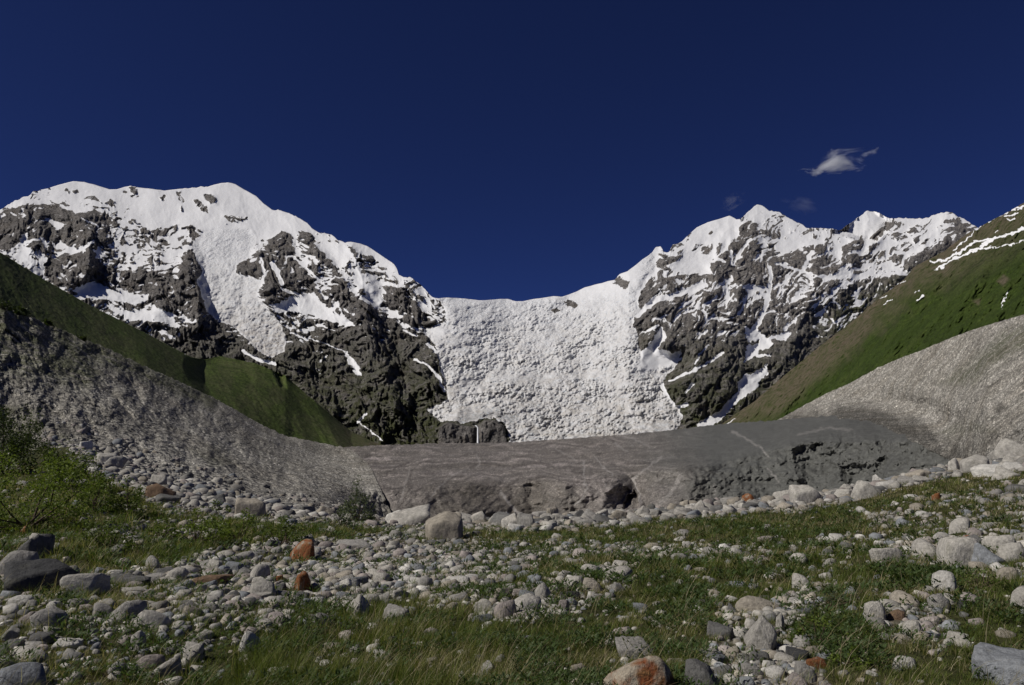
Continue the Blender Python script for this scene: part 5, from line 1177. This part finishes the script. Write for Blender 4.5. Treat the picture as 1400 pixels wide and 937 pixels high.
G1 = 'shrubs at the foot of the left moraine'
for i, (px_, py_, w_, h_, mi, lab, lo, dn) in enumerate([
    (38, 722, 150, 92, 1, 'largest dense green shrub filling the left edge of the valley floor', .2, 1.2),
    (4, 650, 90, 74, 3, 'dark green shrub at the left edge above the largest dense shrub', .2, 1.1),
    (92, 668, 90, 46, 0, 'green shrub behind the upper right shoulder of the largest dense shrub', .3, 1.),
    (128, 700, 60, 48, 0, 'mid green shrub right of the largest dense shrub below the boulder band', .3, 1.),
    (180, 706, 58, 44, 0, 'rounded green shrub just left of the brown cracked boulder', .3, 1.),
    (150, 748, 96, 40, 0, 'spreading low shrub below the rounded green shrub', .4, .8),
    (270, 742, 72, 40, 1, 'leafy bright shrub below the boulder band left of the long green thicket', .3, .9),
    (326, 738, 66, 32, 1, 'bright shrub between the leafy bright shrub and the long green thicket', .3, .9),
    (384, 744, 86, 36, 0, 'long low green thicket beside the pale stone field', .3, 1.),
    (488, 714, 52, 58, 2, 'greyish loose leaved bush standing before the glacier tongue', .6, 1.2),
    (466, 722, 42, 26, 2, 'low grey green bush left of the greyish loose leaved bush', .6, .7),
    (20, 612, 66, 40, 3, 'dark shrub highest on the left edge of the valley floor', .3, 1.),
    (62, 640, 76, 34, 3, 'dark flat shrub on the slope below the highest dark shrub', .3, 1.),
    (298, 700, 30, 14, 0, 'small green cushion bush inside the left boulder band', .4, .8),
    (222, 738, 50, 26, 0, 'small rounded shrub between the spreading low shrub and the leafy bright shrub', .4, .8)]):
    shrub(px_, py_, w_, h_, mi, lab, G1, None, lo, dn, None, i)
G2 = 'low leafy bushes in the right grass'
for i, (px_, py_, w_, h_, mi, lab) in enumerate([
    (1118, 882, 74, 40, 1, 'leafy bush in the lower right grass behind the pebble bed'),
    (1340, 806, 86, 26, 0, 'wide low leafy bush right of the bright round stone'),
    (1130, 830, 70, 22, 2, 'pale leaved low bush left of the thin slate slab'),
    (1160, 912, 60, 24, 1, 'small leafy bush right of the pebble bed at the bottom')]):
    shrub(px_, py_, w_, h_, mi, lab, G2, None, .6, .45, .035, 40 + i)
G3 = 'dark bushes along the left moraine crest'
for i, (px_, py_, w_, h_) in enumerate([(6, 426, 26, 18), (32, 434, 14, 12), (64, 446, 12, 9), (22, 434, 10, 8), (112, 466, 10, 6), (-12, 420, 24, 18)]):
    j = int(np.abs(LM[0][0] - px_).argmin()); rr = LM[2][-4, j]; py_ = LM[1][-4, j] + 1
    if px_ < 0: continue
    shrub(px_, py_, w_, h_, 3, ['big dark bush on the left moraine crest at the photo edge', 'dark bush second along the left moraine crest', 'dark bush fourth along the left moraine crest below the meadow', 'little dark bush between the first two crest bushes', 'tiny dark bush farthest right along the left moraine crest'][i], G3, float(rr), .3, 1., None, 60 + i)

# ================================================================== CLOUDS
def cloud(px_, py_, wpx, hpx, dens, thr, label, seed, rot):
    r = 7500.; p = at_r(px_, py_, r); k = r / F * 1.08
    V, Fc = ico(3); me = raw_mesh('cloud', V, Fc.ravel(), np.arange(len(Fc)) * 3)
    m = MT('cloud_vapour'); tc = m.n('ShaderNodeTexCoord'); mp = m.n('ShaderNodeMapping'); mp.inputs['Location'].default_value = (seed, seed * .7, 0); m.t.links.new(tc.outputs['Object'], mp.inputs[0])
    n = m.noise(mp.outputs[0], 1.6, 6, .62, .6); ln = m.n('ShaderNodeVectorMath', operation='LENGTH'); m.t.links.new(tc.outputs['Object'], ln.inputs[0])
    f = m.math('SUBTRACT', n, m.math('MULTIPLY', m.math('POWER', ln.outputs['Value'], 2.2), .34)); f = m.math('SUBTRACT', f, thr)
    d = m.math('MULTIPLY', m.math('MAXIMUM', f, 0.), dens)
    v = m.n('ShaderNodeVolumePrincipled'); v.inputs['Color'].default_value = (.97, .98, 1, 1); v.inputs['Anisotropy'].default_value = .2; m.t.links.new(d, v.inputs['Density']); m.t.links.new(v.outputs[0], m.out.inputs['Volume'])
    o = link('cloud', me, m.m); o.location = p; o.scale = (wpx * k / 2, 160, hpx * k / 2); o.rotation_euler = (0, rot, -math.atan2(p[0], p[1]))
    tag(o, label, 'cloud', 'small clouds over the right massif')
cloud(1150, 221, 112, 44, .15, .42, 'small bright ragged cloud alone above the far snow peak', 3.1, -.04)
cloud(1002, 275, 56, 30, .013, .43, 'faint wisp of cloud left of the pointed summit', 7.7, -.4)
cloud(1092, 279, 70, 38, .005, .43, 'very faint wisp of cloud right of the pointed summit', 12.4, .4)
# ================================================================== CAMERA, SUN, SKY
cam = bpy.data.cameras.new('camera'); cam.sensor_width = 36; cam.lens = 27; cam.clip_start = .05; cam.clip_end = 60000
co = bpy.data.objects.new('camera', cam); COL.objects.link(co); co.location = (0, 0, CAMZ); co.rotation_euler = (R(90) + PITCH, 0, 0); SC.camera = co

sd = np.array([-.67, -.26, .70]); sd /= np.linalg.norm(sd)
sun = bpy.data.lights.new('sun', 'SUN'); sun.energy = 3.4; sun.angle = R(.53); sun.color = (1, .955, .89)
so = bpy.data.objects.new('sun', sun); COL.objects.link(so)
import mathutils
so.rotation_euler = mathutils.Vector(sd).to_track_quat('Z', 'Y').to_euler(); so.location = (-40, -20, 60)

w = bpy.data.worlds.new('World'); SC.world = w; w.use_nodes = True; nt = w.node_tree
bg = nt.nodes['Background']; sk = nt.nodes.new('ShaderNodeTexSky'); sk.sky_type = 'NISHITA'; sk.sun_disc = False
sk.sun_elevation = math.asin(sd[2]); sk.sun_rotation = math.atan2(sd[0], sd[1]); sk.altitude = 6000; sk.air_density = .55; sk.dust_density = 0.; sk.ozone_density = 6.
hs = nt.nodes.new('ShaderNodeHueSaturation'); hs.inputs['Hue'].default_value = .519; hs.inputs['Saturation'].default_value = 1.1; hs.inputs['Value'].default_value = 1.02
nt.links.new(sk.outputs[0], hs.inputs['Color']); nt.links.new(hs.outputs[0], bg.inputs[0]); bg.inputs[1].default_value = .05

SC.view_settings.view_transform = 'Standard'; SC.view_settings.look = 'None'; SC.view_settings.exposure = .15; SC.view_settings.gamma = 1
SC.view_settings.use_curve_mapping = False
SC.render.engine = 'CYCLES'; SC.cycles.max_bounces = 5; SC.cycles.diffuse_bounces = 3; SC.cycles.use_denoising = True
SC.cycles.volume_bounces = 2
